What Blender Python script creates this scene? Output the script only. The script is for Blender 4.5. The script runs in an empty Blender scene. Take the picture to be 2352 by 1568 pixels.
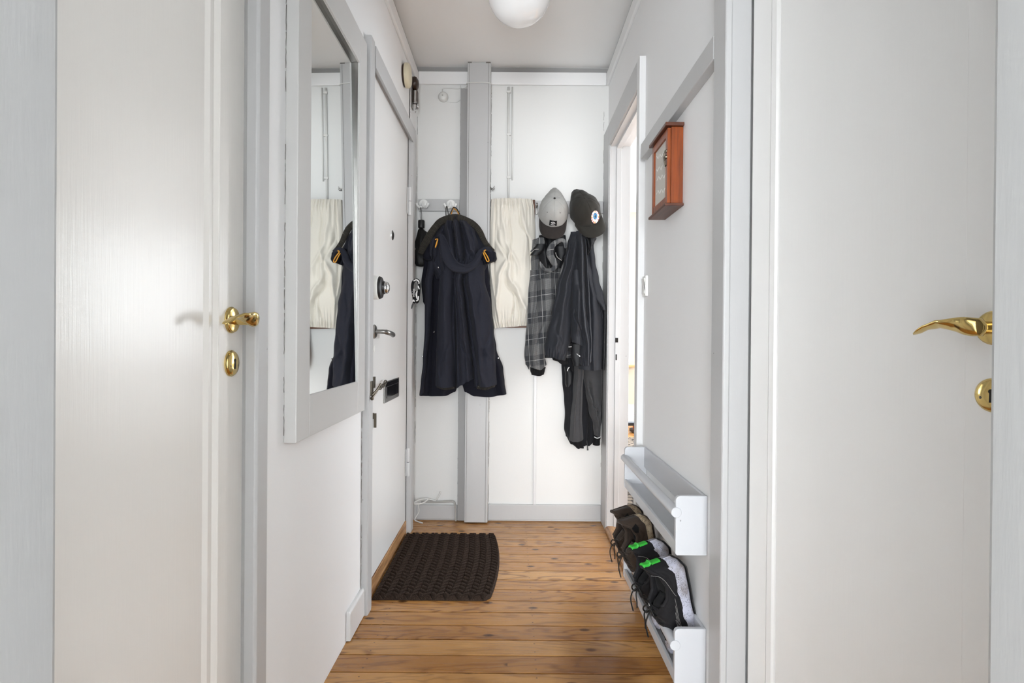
import bpy, bmesh, math, random
from mathutils import Matrix, Vector, noise as mnoise
random.seed(7)
S = bpy.context.scene
COL = S.collection
PI = math.pi

# ------------------------------------------------------------------ camera
FPX, CH = 1350.0, 0.99
cam = bpy.data.cameras.new('camera'); cam_o = bpy.data.objects.new('camera', cam); COL.objects.link(cam_o)
cam.sensor_width = 36; cam.lens = 36 * FPX / 2352; cam.clip_start = 0.02
RM = Matrix.Rotation(PI / 2 + math.radians(-.25), 3, 'X') @ Matrix.Rotation(math.radians(.45), 3, 'Z')
CP = Vector((0, 0, CH))
cam_o.matrix_world = Matrix.Translation(CP) @ RM.to_4x4()
S.camera = cam_o

def at(px, py, v, ax=1):
    """point of the plane axis=v seen at photo pixel px,py"""
    d = RM @ Vector(((px - 1176) / FPX, -(py - 784) / FPX, -1))
    return CP + d * ((v - CP[ax]) / d[ax])

# ------------------------------------------------------------------ world, lights, exposure
S.view_settings.view_transform = 'Standard'; S.view_settings.look = 'None'
S.view_settings.gamma = 1; S.view_settings.use_curve_mapping = False
S.view_settings.exposure = 0.81
w = bpy.data.worlds.new('world'); S.world = w; w.use_nodes = True
w.node_tree.nodes['Background'].inputs[0].default_value = (.86, .93, 1, 1)
w.node_tree.nodes['Background'].inputs[1].default_value = 1.0

def area(name, loc, rot, sx, sy, power, col=(1, 1, 1)):
    l = bpy.data.lights.new(name, 'AREA'); l.shape = 'RECTANGLE'; l.size = sx; l.size_y = sy
    l.energy = power; l.color = col
    o = bpy.data.objects.new(name, l); COL.objects.link(o); o.location = loc
    o.rotation_euler = rot
    return o
# daylight at the two end windows; back-room and side lights are added fill
area('fill_back_room', (-.48, -4.85, 1.05), (PI / 2 + .6, 0, 0), 2.04, 1.7, 262, (.925, .958, .985))  # unseen fill added behind the camera, tilted up to lift the ceiling
area('daylight_living_room_end', (1.06, 6.97, 1.48), (-PI / 2, 0, 0), .6, 1.5, 8, (.9, .95, 1))
area('daylight_living_room_end_right', (2.75, 6.97, 1.48), (-PI / 2, 0, 0), 1.7, 1.5, 90, (.92, .96, 1))
area('fill_living_room_side', (4.12, 4.5, 1.3), (0, PI / 2, 0), 1.7, 4.0, 115, (.9, .95, 1))  # unseen side light, added to brighten the entrance door and left wall

# ------------------------------------------------------------------ materials
def s2l(c):
    return tuple(((x / 255) / 12.92 if x <= 10 else ((x / 255 + .055) / 1.055) ** 2.4) for x in c) + (1,)

class NT:
    def __init__(s, name):
        s.m = bpy.data.materials.new(name); s.m.use_nodes = True; s.t = s.m.node_tree
        s.b = s.t.nodes['Principled BSDF']
    def n(s, typ, **kw):
        nd = s.t.nodes.new(typ)
        for k, v in kw.items():
            if k.startswith('i_'):
                nd.inputs[k[2:].replace('_', ' ')].default_value = v
            else: setattr(nd, k, v)
        return nd
    def l(s, a, b): s.t.links.new(a, b)
    def math(s, op, a, b=None, c=None):
        nd = s.n('ShaderNodeMath', operation=op)
        for i, x in enumerate((a, b, c)):
            if x is None: continue
            if isinstance(x, (int, float)): nd.inputs[i].default_value = x
            else: s.l(x, nd.inputs[i])
        return nd.outputs[0]
    def ramp(s, fac, stops):
        r = s.n('ShaderNodeValToRGB'); s.l(fac, r.inputs[0])
        e = r.color_ramp.elements
        while len(e) < len(stops): e.new(.5)
        for x, (p, c) in zip(e, stops): x.position = p; x.color = c
        return r.outputs[0]
    def mix(s, fac, a, b, mode='MIX'):
        m = s.n('ShaderNodeMix', data_type='RGBA', blend_type=mode)
        for i, x in ((0, fac), (6, a), (7, b)):
            if isinstance(x, (int, float)): m.inputs[i].default_value = x
            elif isinstance(x, tuple): m.inputs[i].default_value = x
            else: s.l(x, m.inputs[i])
        return m.outputs[2]
    def coord(s, scale=(1, 1, 1), which='Object'):
        tc = s.n('ShaderNodeTexCoord'); mp = s.n('ShaderNodeMapping'); mp.inputs['Scale'].default_value = scale
        if which == 'World':
            g = s.n('ShaderNodeNewGeometry'); s.l(g.outputs['Position'], mp.inputs[0])
        else: s.l(tc.outputs[which], mp.inputs[0])
        return mp.outputs[0]
    def noise(s, co, scale, detail=3, rough=.5, dist=0):
        nd = s.n('ShaderNodeTexNoise'); s.l(co, nd.inputs['Vector'])
        nd.inputs['Scale'].default_value = scale; nd.inputs['Detail'].default_value = detail
        nd.inputs['Roughness'].default_value = rough; nd.inputs['Distortion'].default_value = dist
        return nd.outputs[0]
    def bump(s, h, strength, dist=.002):
        b = s.n('ShaderNodeBump'); b.inputs['Strength'].default_value = strength; b.inputs['Distance'].default_value = dist
        s.l(h, b.inputs['Height']); s.l(b.outputs[0], s.b.inputs['Normal'])
    def col(s, x):
        if isinstance(x, tuple): s.b.inputs['Base Color'].default_value = x
        else: s.l(x, s.b.inputs['Base Color'])
    def set(s, rough=.5, metal=0, **kw):
        s.b.inputs['Roughness'].default_value = rough; s.b.inputs['Metallic'].default_value = metal
        for k, v in kw.items(): s.b.inputs[k.replace('_', ' ')].default_value = v

def paint(name, rgb, rough=.5, stretch=(1, 1, 1), scale=60, bump=.15, var=.03, spec=.5, wear=0.0):
    t = NT(name); t.set(rough, 0, Specular_IOR_Level=spec)
    co = t.coord(stretch, 'World')
    c = s2l(rgb); n1 = t.noise(co, 2.5, 2)
    d = tuple(x * (1 - var * 2) for x in c[:3]) + (1,)
    colr = t.mix(n1, c, d)
    if wear:
        co2 = t.coord((1, 1, 1), 'World')
        v = t.noise(co2, 38, 2, .5); k = t.math('GREATER_THAN', v, 1 - wear)
        colr = t.mix(t.math('MULTIPLY', k, .6), colr, s2l((70, 68, 66)))
    t.col(colr)
    t.bump(t.noise(co, scale, 4, .6), bump, .002)
    return t.m

def plain(name, rgb, rough=.5, metal=0, bump=0, scale=200, var=0.0, **kw):
    t = NT(name); t.set(rough, metal, **kw); c = s2l(rgb)
    co = t.coord((1, 1, 1), 'World')
    if var:
        d = tuple(max(0, x * (1 - var)) for x in c[:3]) + (1,)
        t.col(t.mix(t.noise(co, scale * .3, 3), c, d))
    else: t.col(c)
    if bump: t.bump(t.noise(co, scale, 3), bump, .001)
    return t.m

def fabric(name, rgb, rough=.85, weave=900, var=.25, bump=.4, big=14, sheen=.03):
    t = NT(name); t.set(rough, 0, Specular_IOR_Level=.25, Sheen_Weight=sheen)
    co = t.coord((1, 1, 1), 'World'); c = s2l(rgb)
    d = tuple(x * (1 - var) for x in c[:3]) + (1,)
    fac = t.math('ADD', t.math('MULTIPLY', t.noise(co, weave * .5, 2), .6), t.math('MULTIPLY', t.noise(co, big, 3), .4))
    t.col(t.mix(fac, d, c))
    t.bump(t.noise(co, weave, 2), bump, .0006)
    return t.m

def fract_line(t, v, freq, duty, off=0.0):
    f = t.math('FRACT', t.math('ADD', t.math('MULTIPLY', v, freq), off))
    return t.math('LESS_THAN', f, duty)

M = {}
M['wall'] = paint('white_wall_paint', (241, 241, 241), .62, (1, 1, 1), 110, .12, .015)
M['wall_back'] = paint('back_wall_paint', (229, 229, 227), .6, (1, 1, 1), 110, .14, .015)
M['ceiling'] = paint('ceiling_paint', (246, 246, 245), .7, (1, 1, 1), 60, .15, .02)
M['trim'] = paint('grey_trim_gloss', (193, 193, 193), .38, (1, 1, .12), 90, .18, .03, wear=.22)
M['jamb'] = paint('grey_jamb_gloss', (158, 158, 157), .34, (1, 1, .12), 90, .18, .03)
M['trim_white'] = paint('white_trim_gloss', (222, 222, 222), .35, (1, 1, .12), 90, .2, .02, wear=.22)
M['trim_shaded'] = paint('shaded_grey_trim_paint', (158, 157, 156), .5, (1, 1, .15), 90, .18, .03)  # trim grey with shade mixed into the colour
M['door'] = paint('warm_white_door_gloss', (228, 225, 220), .27, (3, 3, .1), 60, .14, .015)
M['door_cool'] = paint('cool_white_door_gloss', (226, 225, 223), .3, (3, 3, .1), 60, .12, .015)
M['frame_mirror'] = paint('mirror_frame_grey', (205, 204, 202), .4, (1, 1, .1), 80, .1, .02)
M['rack'] = paint('white_rack_paint', (204, 206, 210), .38, (1, .2, 1), 70, .1, .02, wear=.22)
M['dark_gap'] = plain('dark_gap', (38, 36, 34), .9)
M['crack'] = plain('crack_grime', (124, 121, 117), .9)
M['brass'] = plain('polished_brass', (216, 190, 124), .15, 1, .06, 60, .15)
M['chrome'] = plain('chrome', (200, 200, 200), .12, 1)
M['steel'] = plain('brushed_steel', (150, 148, 145), .32, 1, .1, 80, .2)
M['old_metal'] = plain('tarnished_metal', (120, 112, 100), .35, 1, .4, 60, .4)
M['black_plastic'] = plain('black_plastic', (24, 24, 25), .45)
M['white_plastic'] = plain('white_plastic', (236, 236, 232), .35)
M['porcelain'] = plain('white_porcelain', (240, 240, 238), .15)
M['cream_plastic'] = plain('cream_plastic', (222, 212, 184), .4, 0, 0, 200, .06)
M['brown_bakelite'] = plain('brown_bakelite', (62, 44, 34), .3, 0, .3, 60, .4)
M['cable'] = plain('painted_cable', (222, 222, 219), .45, 0, .2, 80, .05)
M['cable_grime'] = plain('grimy_cable', (176, 174, 170), .5, 0, .2, 80, .2)
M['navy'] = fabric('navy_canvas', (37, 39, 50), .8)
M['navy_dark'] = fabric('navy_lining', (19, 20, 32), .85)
M['rib'] = fabric('ribbed_knit', (60, 57, 52), .95, 600, .4)
M['rib_dark'] = fabric('dark_ribbed_knit', (24, 24, 26), .95, 600, .4)
M['orange'] = plain('orange_cord', (226, 158, 52), .7, 0, .5, 400, .2)
M['shell'] = fabric('charcoal_softshell', (42, 44, 50), .6, 900, .15, .15, 14, .05)
M['shell_dark'] = fabric('black_softshell', (21, 22, 25), .5, 900, .2, .2)
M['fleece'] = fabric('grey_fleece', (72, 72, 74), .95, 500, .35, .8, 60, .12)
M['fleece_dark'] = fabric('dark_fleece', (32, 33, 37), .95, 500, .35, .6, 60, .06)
M['canvas'] = fabric('unbleached_cotton', (230, 225, 214), .85, 1100, .05, .25, 8, .1)
M['black_cloth'] = fabric('black_nylon', (26, 26, 26), .5, 400, .4, .4)
M['cap_grey'] = fabric('heather_grey_cap', (168, 168, 165), .9, 700, .25, .3, 400, .1)
M['cap_black'] = fabric('washed_black_cap', (46, 44, 40), .9, 700, .25, .3, 60, .1)
M['brim_dark'] = fabric('dark_brown_brim', (46, 41, 39), .9, 700, .25, .3, 60, .1)
M['patch_black'] = fabric('black_patch', (20, 20, 22), .8, 600)
M['patch_white'] = fabric('white_thread', (236, 236, 236), .8, 600, .1)
M['green'] = plain('neon_green_webbing', (44, 168, 48), .6, 0, .4, 400, .15)
M['shoe_black'] = fabric('black_shoe_fabric', (25, 24, 27), .75, 500, .3, .5)
M['shoe_inner'] = fabric('black_shoe_lining', (18, 18, 20), .9, 500, .3)
M['shoe_brown'] = fabric('brown_shoe_leather', (60, 48, 39), .7, 90, .45, 1.0, 30, .1)
M['lace_brown'] = fabric('brown_lace', (52, 44, 38), .85, 600)
M['terracotta'] = plain('terracotta_glaze', (160, 72, 30), .3, 0, 0, 20, .2)
M['saucer'] = plain('dark_saucer', (52, 44, 40), .5)
M['mirror'] = plain('mirror_glass', (232, 236, 236), .015, 1)
M['beige_wall'] = paint('beige_wall_paint', (196, 186, 168), .6)
M['table_glass'] = plain('grey_table_top', (150, 158, 168), .08, 0, 0, 20, .05)
M['black_metal'] = plain('black_metal', (30, 30, 32), .4, .4)
M['paper'] = plain('cabinet_paper', (206, 202, 194), .8, 0, 0, 30, .06)
M['paper_mark'] = plain('pale_print', (232, 230, 226), .8)
t = NT('clear_cabinet_glass'); t.set(.02, 0, Transmission_Weight=1.0, IOR=1.1); t.col((.97, .97, .97, 1)); M['glass'] = t.m
t = NT('opal_lamp_glass'); t.set(.06, 0, Coat_Weight=.6, Emission_Strength=.04); t.col(s2l((240, 240, 240)))
t.b.inputs['Emission Color'].default_value = (1, 1, .99, 1); t.b.inputs['Coat Roughness'].default_value = .03; M['opal'] = t.m

def wood(name, light, dark, axis, scale=1.0, rough=.4):
    """axis: direction index of the grain"""
    t = NT(name); t.set(rough)
    st = [14 * scale] * 3; st[axis] = .9 * scale
    co = t.coord(tuple(st), 'World')
    n = t.noise(co, 2.2, 6, .6, .6); n2 = t.noise(co, 9, 3, .6)
    f = t.math('ADD', t.math('MULTIPLY', n, .75), t.math('MULTIPLY', n2, .25))
    t.col(t.ramp(f, [(.35, s2l(dark)), (.62, s2l(light))]))
    t.bump(n2, .15, .001)
    return t.m
M['pine_y'] = wood('pine_threshold', (196, 152, 104), (112, 72, 42), 1, 1.6)
M['cab_wood'] = wood('reddish_teak', (148, 70, 20), (106, 46, 12), 2, 2.2, .35)
M['cab_wood_dark'] = wood('dark_teak', (98, 54, 36), (70, 38, 26), 1, 2.0, .4)
M['board_wood'] = wood('brown_board', (108, 66, 40), (70, 42, 26), 0, 2.0, .5)
M['sill_wood'] = wood('sill_oak', (206, 170, 120), (176, 136, 90), 0, 1.0)

BW = 0.0965
def floor_mat():
    t = NT('pine_floor_boards'); g = t.n('ShaderNodeNewGeometry'); sp = t.n('ShaderNodeSeparateXYZ')
    t.l(g.outputs['Position'], sp.inputs[0]); X, Y = sp.outputs[0], sp.outputs[1]
    idn = t.math('FLOOR', t.math('DIVIDE', Y, BW))
    wn = t.n('ShaderNodeTexWhiteNoise', noise_dimensions='1D'); t.l(idn, wn.inputs['W'])
    r = wn.outputs['Value']
    fy = t.math('FRACT', t.math('DIVIDE', Y, BW))
    # coordinates shifted per board
    cx = t.math('ADD', X, t.math('MULTIPLY', r, 37.0))
    def vec(sx, sy, sz=0.0):
        c = t.n('ShaderNodeCombineXYZ'); t.l(t.math('MULTIPLY', cx, sx), c.inputs[0])
        t.l(t.math('MULTIPLY', Y, sy), c.inputs[1]); t.l(t.math('MULTIPLY', r, 11.0), c.inputs[2]); return c.outputs[0]
    fine = t.noise(vec(5, 240), 1, 4, .65)
    # cathedral grain: distorted bands across the board
    warp = t.noise(vec(1.7, 9), 1, 3, .5, .4)
    bands = t.math('SINE', t.math('ADD', t.math('MULTIPLY', warp, 62), t.math('MULTIPLY', fy, 9)))
    bands = t.math('POWER', t.math('MULTIPLY_ADD', bands, .5, .5), 4)
    big = t.noise(vec(1.2, 6), 1, 2)
    base = t.ramp(t.math('ADD', t.math('MULTIPLY', big, .5), t.math('MULTIPLY', r, .5)),
                  [(.15, s2l((164, 112, 58))), (.5, s2l((186, 134, 74))), (.85, s2l((203, 154, 94)))])
    c = t.mix(t.math('MULTIPLY', bands, t.math('MULTIPLY_ADD', t.noise(vec(.9, 11, 0), 1, 2), 1.5, -.25)), base, s2l((104, 60, 28)))
    c = t.mix(t.math('MULTIPLY', t.math('GREATER_THAN', fine, .6), .34), c, s2l((108, 68, 36)))
    # knots
    v = t.n('ShaderNodeTexVoronoi', voronoi_dimensions='2D'); t.l(vec(4.6, 8.5), v.inputs['Vector']); v.inputs['Scale'].default_value = 1
    kn = t.ramp(v.outputs['Distance'], [(.0, (1, 1, 1, 1)), (.06, (.85, .85, .85, 1)), (.10, (0, 0, 0, 1))])
    sel = t.n('ShaderNodeTexWhiteNoise'); t.l(v.outputs['Position'], sel.inputs['Vector'])
    kn = t.math('MULTIPLY', kn, t.math('GREATER_THAN', sel.outputs['Value'], .55))
    c = t.mix(t.math('MULTIPLY', kn, .95), c, s2l((66, 38, 20)))
    # nail heads in rows
    nx = t.math('SUBTRACT', t.math('FRACT', t.math('DIVIDE', t.math('ADD', X, .18), .52)), .5)
    ny = t.math('SUBTRACT', t.math('ABSOLUTE', t.math('SUBTRACT', fy, .5)), .26)
    d2 = t.math('ADD', t.math('POWER', t.math('MULTIPLY', nx, .52), 2), t.math('POWER', t.math('MULTIPLY', ny, BW), 2))
    nail = t.math('LESS_THAN', d2, .0000085)
    c = t.mix(t.math('MULTIPLY', nail, .75), c, s2l((60, 44, 34)))
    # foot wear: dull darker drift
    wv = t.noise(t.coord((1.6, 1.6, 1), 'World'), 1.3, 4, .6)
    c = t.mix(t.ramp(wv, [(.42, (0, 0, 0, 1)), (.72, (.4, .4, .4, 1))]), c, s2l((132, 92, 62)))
    # reddish dark shade beside the shoe rack, painted into the board colour
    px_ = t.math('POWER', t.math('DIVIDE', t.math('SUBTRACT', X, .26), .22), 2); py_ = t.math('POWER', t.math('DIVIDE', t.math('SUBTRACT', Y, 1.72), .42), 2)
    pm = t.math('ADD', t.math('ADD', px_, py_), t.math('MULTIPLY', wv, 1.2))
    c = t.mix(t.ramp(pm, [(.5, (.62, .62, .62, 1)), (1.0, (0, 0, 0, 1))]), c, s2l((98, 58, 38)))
    t.col(c)
    ro = t.math('MULTIPLY_ADD', fine, .16, .18); t.l(ro, t.b.inputs['Roughness'])
    t.bump(t.math('ADD', fine, t.math('MULTIPLY', bands, .5)), .12, .001)
    return t.m
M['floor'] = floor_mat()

def plaid_mat():
    t = NT('grey_plaid_wool'); t.set(.9, 0, Sheen_Weight=.2, Specular_IOR_Level=.2)
    g = t.n('ShaderNodeNewGeometry'); sp = t.n('ShaderNodeSeparateXYZ'); t.l(g.outputs['Position'], sp.inputs[0])
    X = t.math('ADD', sp.outputs[0], t.math('MULTIPLY', sp.outputs[2], .05)); Z = t.math('SUBTRACT', sp.outputs[2], t.math('MULTIPLY', sp.outputs[0], .15))
    fz = fract_line(t, Z, 240, .5); fx = fract_line(t, X, 240, .5)
    bx = fract_line(t, X, 13, .45); bz = fract_line(t, Z, 9, .5)
    chk = t.math('ADD', t.math('MULTIPLY', t.math('MULTIPLY', fz, bx), .55), t.math('MULTIPLY', t.math('MULTIPLY', fx, bz), .45))
    wl = t.math('MAXIMUM', fract_line(t, X, 13, .028, .25), fract_line(t, Z, 9, .018, .25))
    c = t.mix(chk, s2l((50, 52, 56)), s2l((150, 150, 148)))
    c = t.mix(t.math('MULTIPLY', wl, .6), c, s2l((225, 225, 222)))
    t.col(t.mix(t.math('MULTIPLY', t.noise(t.coord((1, 1, 1), 'World'), 500, 2), .4), c, s2l((70, 72, 76))))
    t.bump(t.noise(t.coord((1, 1, 1), 'World'), 700, 2), .4, .0006)
    return t.m
M['plaid'] = plaid_mat()

def dirty(name, base, spot, scale, thr, mott):
    t = NT(name); t.set(.7); co = t.coord((1, 1, 1), 'World')
    v = t.n('ShaderNodeTexVoronoi'); t.l(co, v.inputs['Vector']); v.inputs['Scale'].default_value = scale
    k = t.math('LESS_THAN', v.outputs['Distance'], thr)
    k = t.math('MULTIPLY', k, t.math('GREATER_THAN', t.noise(co, 60, 2), .46))
    c = t.mix(t.ramp(t.noise(co, 26, 5, .6), [(.42, (0, 0, 0, 1)), (.68, (.9, .9, .9, 1))]), s2l(base), s2l(mott))
    t.col(t.mix(t.math('MULTIPLY', k, .85), c, s2l(spot)))
    t.bump(t.noise(co, 120, 4), .5, .002)
    return t.m
M['sole_white'] = dirty('scuffed_white_foam', (186, 187, 202), (34, 30, 28), 330, .30, (132, 122, 116))
M['sole_tan'] = dirty('dusty_tan_sole', (176, 160, 134), (70, 54, 40), 380, .42, (120, 100, 78))

def mat_coir():
    t = NT('brown_coir'); t.set(1.0, 0, Specular_IOR_Level=.1); co = t.coord((1, 1, 1), 'World')
    c = t.ramp(t.noise(co, 420, 3, .8), [(.35, s2l((32, 25, 22))), (.6, s2l((68, 56, 49))), (.78, s2l((128, 112, 98)))])
    t.col(c); t.bump(t.noise(co, 500, 2), .9, .002); return t.m
M['coir'] = mat_coir()
def rugm():
    t = NT('patterned_rug_pile'); t.set(.95); co = t.coord((1, 1, 1), 'World')
    v = t.n('ShaderNodeTexVoronoi', feature='DISTANCE_TO_EDGE'); t.l(co, v.inputs['Vector']); v.inputs['Scale'].default_value = 16
    t.col(t.ramp(v.outputs['Distance'], [(.06, s2l((40, 32, 28))), (.14, s2l((136, 124, 110)))])); return t.m
M['rug'] = rugm()
def slotm():
    t = NT('dark_reflective_flap'); t.set(.14, .9); t.col(s2l((74, 72, 72))); return t.m
M['flap'] = slotm()

# ------------------------------------------------------------------ object helpers
ORG = {}
class MB:
    def __init__(s): s.v = []; s.f = []
    def add(s, vs, fs):
        b = len(s.v); s.v += [tuple(p) for p in vs]; s.f += [tuple(b + i for i in q) for q in fs]; return s
    def box(s, x0, x1, y0, y1, z0, z1):
        return s.add([(x0, y0, z0), (x1, y0, z0), (x1, y1, z0), (x0, y1, z0), (x0, y0, z1), (x1, y0, z1), (x1, y1, z1), (x0, y1, z1)],
                     [(0, 3, 2, 1), (4, 5, 6, 7), (0, 1, 5, 4), (1, 2, 6, 5), (2, 3, 7, 6), (3, 0, 4, 7)])
    def prism(s, pts, d):
        """closed polygon pts (3d) extruded by vector d"""
        n = len(pts); d = Vector(d); a = [Vector(p) for p in pts]; b = [p + d for p in a]
        return s.add(a + b, [tuple(range(n))[::-1], tuple(range(n, 2 * n))] + [(i, (i + 1) % n, n + (i + 1) % n, n + i) for i in range(n)])
    def rings(s, rings, cap=True):
        n = len(rings[0]); vs = [p for r in rings for p in r]; fs = []
        for k in range(len(rings) - 1):
            for i in range(n):
                j = (i + 1) % n; fs.append((k * n + i, k * n + j, (k + 1) * n + j, (k + 1) * n + i))
        if cap: fs += [tuple(range(n))[::-1], tuple(range((len(rings) - 1) * n, len(rings) * n))]
        return s.add(vs, fs)
    def tube(s, path, r, n=10, flat=None, side=None):
        """sweep; r number or list; flat = (width, thickness) factors lists with side vector"""
        P = [Vector(p) for p in path]; out = []
        up = Vector((0, 0, 1)); prev = None
        for i, p in enumerate(P):
            T = (P[min(i + 1, len(P) - 1)] - P[max(i - 1, 0)]).normalized()
            if prev is None:
                a = up if abs(T.z) < .9 else Vector((1, 0, 0)); N = (a - T * a.dot(T)).normalized()
            else: N = (prev - T * prev.dot(T)).normalized()
            prev = N; B = T.cross(N); rr = r[i] if isinstance(r, (list, tuple)) else r
            out.append([p + (N * math.cos(2 * PI * k / n) + B * math.sin(2 * PI * k / n)) * rr for k in range(n)])
        return s.rings(out)
    def lathe(s, c, ax, prof, n=32):
        """prof: list (radius, distance along ax)"""
        c = Vector(c); ax = Vector(ax).normalized(); a = Vector((0, 0, 1)) if abs(ax.z) < .9 else Vector((1, 0, 0))
        U = (a - ax * a.dot(ax)).normalized(); V = ax.cross(U)
        return s.rings([[c + ax * h + (U * math.cos(2 * PI * k / n) + V * math.sin(2 * PI * k / n)) * max(r, 1e-5) for k in range(n)] for r, h in prof])
    def build(s, name, mat, parent=None, smooth=False, bevel=0, seg=2, sub=0, origin=None):
        me = bpy.data.meshes.new(name)
        if parent is not None: o0 = ORG[parent.name]
        elif origin is not None: o0 = Vector(origin)
        else:
            xs, ys, zs = zip(*s.v); o0 = Vector(((min(xs) + max(xs)) / 2, (min(ys) + max(ys)) / 2, min(zs)))
        me.from_pydata([tuple(Vector(p) - o0) for p in s.v], [], s.f)
        bm = bmesh.new(); bm.from_mesh(me); bmesh.ops.recalc_face_normals(bm, faces=bm.faces); bm.to_mesh(me); bm.free()
        me.materials.append(M[mat] if isinstance(mat, str) else mat)
        for p in me.polygons: p.use_smooth = bool(smooth)
        o = bpy.data.objects.new(name, me); COL.objects.link(o)
        if parent is not None: o.parent = parent
        else: o.location = o0
        ORG[o.name] = o0
        if smooth == 'auto': me.set_sharp_from_angle(angle=math.radians(38))
        if bevel:
            m = o.modifiers.new('b', 'BEVEL'); m.width = bevel; m.segments = seg; m.limit_method = 'ANGLE'
        if sub:
            m = o.modifiers.new('s', 'SUBSURF'); m.levels = m.render_levels = sub
        return o
def tag(o, label, cat, group=None):
    o['label'] = label; o['category'] = cat
    if group: o['group'] = group
    return o
def thing(name, label, cat, loc, group=None):
    o = bpy.data.objects.new(name, None); COL.objects.link(o); o.location = loc; o.empty_display_size = .05
    ORG[o.name] = Vector(loc); return tag(o, label, cat, group)
def struct(o): o['kind'] = 'structure'; return o
def sbox(name, mat, *b, bevel=0): return struct(MB().box(*b).build(name, mat, bevel=bevel, smooth=False))
def smooth_path(pts, n=6):
    P = [Vector(p) for p in pts]; out = []
    for i in range(len(P) - 1):
        a, b, c, d = P[max(i - 1, 0)], P[i], P[i + 1], P[min(i + 2, len(P) - 1)]
        for k in range(n):
            t = k / n
            out.append(.5 * ((2 * b) + (c - a) * t + (2 * a - 5 * b + 4 * c - d) * t * t + (3 * b - a - 3 * c + d) * t ** 3))
    return out + [P[-1]]
def lerp_tab(tab, x):
    if x <= tab[0][0]: return tab[0][1]
    for (a, p), (b, q) in zip(tab, tab[1:]):
        if x <= b:
            t = (x - a) / (b - a) if b > a else 0; t = t * t * (3 - 2 * t)
            return p + (q - p) * t
    return tab[-1][1]
def lin_tab(tab, x):
    if x <= tab[0][0]: return tab[0][1]
    for (a, p), (b, q) in zip(tab, tab[1:]):
        if x <= b: return p + (q - p) * ((x - a) / (b - a) if b > a else 0)
    return tab[-1][1]

# ------------------------------------------------------------------ the setting
CZ = 2.465
# floor boards run across the hall
fl = MB()
k0 = int(.22 / BW); k1 = int(6.95 / BW)
for k in range(k0, k1):
    a, b = k * BW, (k + 1) * BW; g = .0020 + .0014 * random.random()
    x0 = -.60
    x1 = 4.2 if a > 1.45 else 1.65
    fl.box(x0, x1, a + g, b - g, -.02, 0)
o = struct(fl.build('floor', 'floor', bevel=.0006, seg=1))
sbox('floor_back_room', 'ceiling', -1.7, 1.7, -5.1, 2 * BW, -.02, 0)
sbox('floor_underlay', 'dark_gap', -1.7, 4.25, -5.2, 7.0, -.06, -.021)
sbox('ceiling', 'ceiling', -1.7, 4.25, -5.2, 7.0, CZ, CZ + .05)

# left wall: solid pieces around the two doors
lw = MB()
lw.box(-.68, -.532, 1.268, 2.12, 0, CZ)
lw.box(-.68, -.532, 2.12, 3.02, 2.0, CZ)
lw.box(-.68, -.532, 3.0, 3.3, 0, CZ)
lw.box(-.68, -.60, .2, 3.02, 0, CZ)
lw.box(-.68, -.532, .2, 1.268, 2.06, CZ)
struct(lw.build('wall_left', 'wall'))
struct(MB().box(-.68, .62, 3.2, 3.3, 0, CZ).build('wall_back', 'wall_back'))
rw = MB()
rw.box(.515, .60, 1.45, 2.335, 0, CZ); rw.box(.515, .60, 2.335, 3.04, 2.0, CZ); rw.box(.515, .60, 3.04, 3.21, 0, CZ)
rw.box(.515, .60, .2, 1.45, 2.06, CZ)
struct(rw.build('wall_right', 'wall'))
# wall in which the camera's doorway stands
fw = MB(); fw.box(-1.7, -.40, .22, .40, 0, CZ); fw.box(.42, 1.7, .22, .40, 0, CZ); fw.box(-.40, .42, .22, .40, 2.05, CZ)
struct(fw.build('wall_front', 'wall'))
jf = MB(); jf.box(-.405, -.350, .215, .455, 0, 2.06)
struct(jf.build('trim_1', 'jamb', bevel=.006, seg=3))
jf = MB(); jf.box(.370, .425, .215, .457, 0, 2.06)
struct(jf.build('trim_2', 'jamb', bevel=.006, seg=3))
struct(MB().box(-.405, .425, .215, .455, 2.0, 2.06).build('trim_3', 'trim_white', bevel=.004))
# room behind the camera
br = MB(); br.box(-1.75, -1.65, -5.1, .22, 0, CZ); br.box(1.65, 1.75, -5.1, .22, 0, CZ); 
struct(br.build('wall_rear_sides', 'wall'))
b2 = MB(); b2.box(-1.7, 1.7, -5.1, -5.0, 0, .3); b2.box(-1.7, -1.5, -5.1, -5.0, .3, CZ); b2.box(.85, 1.7, -5.1, -5.0, .3, CZ); b2.box(-1.5, .85, -5.1, -5.0, 2.2, CZ)
struct(b2.build('wall_rear', 'wall'))
# small room behind the open right door
s3 = MB(); s3.box(.60, 1.6, 1.38, 1.5, 0, CZ); s3.box(1.6, 1.7, .3, 1.5, 0, CZ)
struct(s3.build('wall_side_room', 'wall'))
# living room
lr = MB(); lr.box(.52, .62, 3.3, 6.9, 0, CZ); lr.box(.6, 4.2, 1.45, 1.55, 0, CZ)
struct(lr.build('wall_living_room', 'wall'))
l2 = MB(); l2.box(4.15, 4.25, 1.5, 2.45, 0, CZ); l2.box(4.15, 4.25, 6.55, 6.9, 0, CZ); l2.box(4.15, 4.25, 2.45, 6.55, 0, .42); l2.box(4.15, 4.25, 2.45, 6.55, 2.2, CZ)
struct(l2.build('wall_living_room_side', 'wall'))
l3 = MB(); l3.box(.6, 4.2, 6.8, 6.95, 0, .68); l3.box(.6, 4.2, 6.8, 6.95, 2.25, CZ)
l3.box(.6, .75, 6.8, 6.95, .7, 2.25); l3.box(1.37, 1.9, 6.8, 6.95, .68, 2.25); l3.box(3.6, 4.2, 6.8, 6.95, .68, 2.25)
struct(l3.build('wall_living_room_end', 'beige_wall'))
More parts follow.
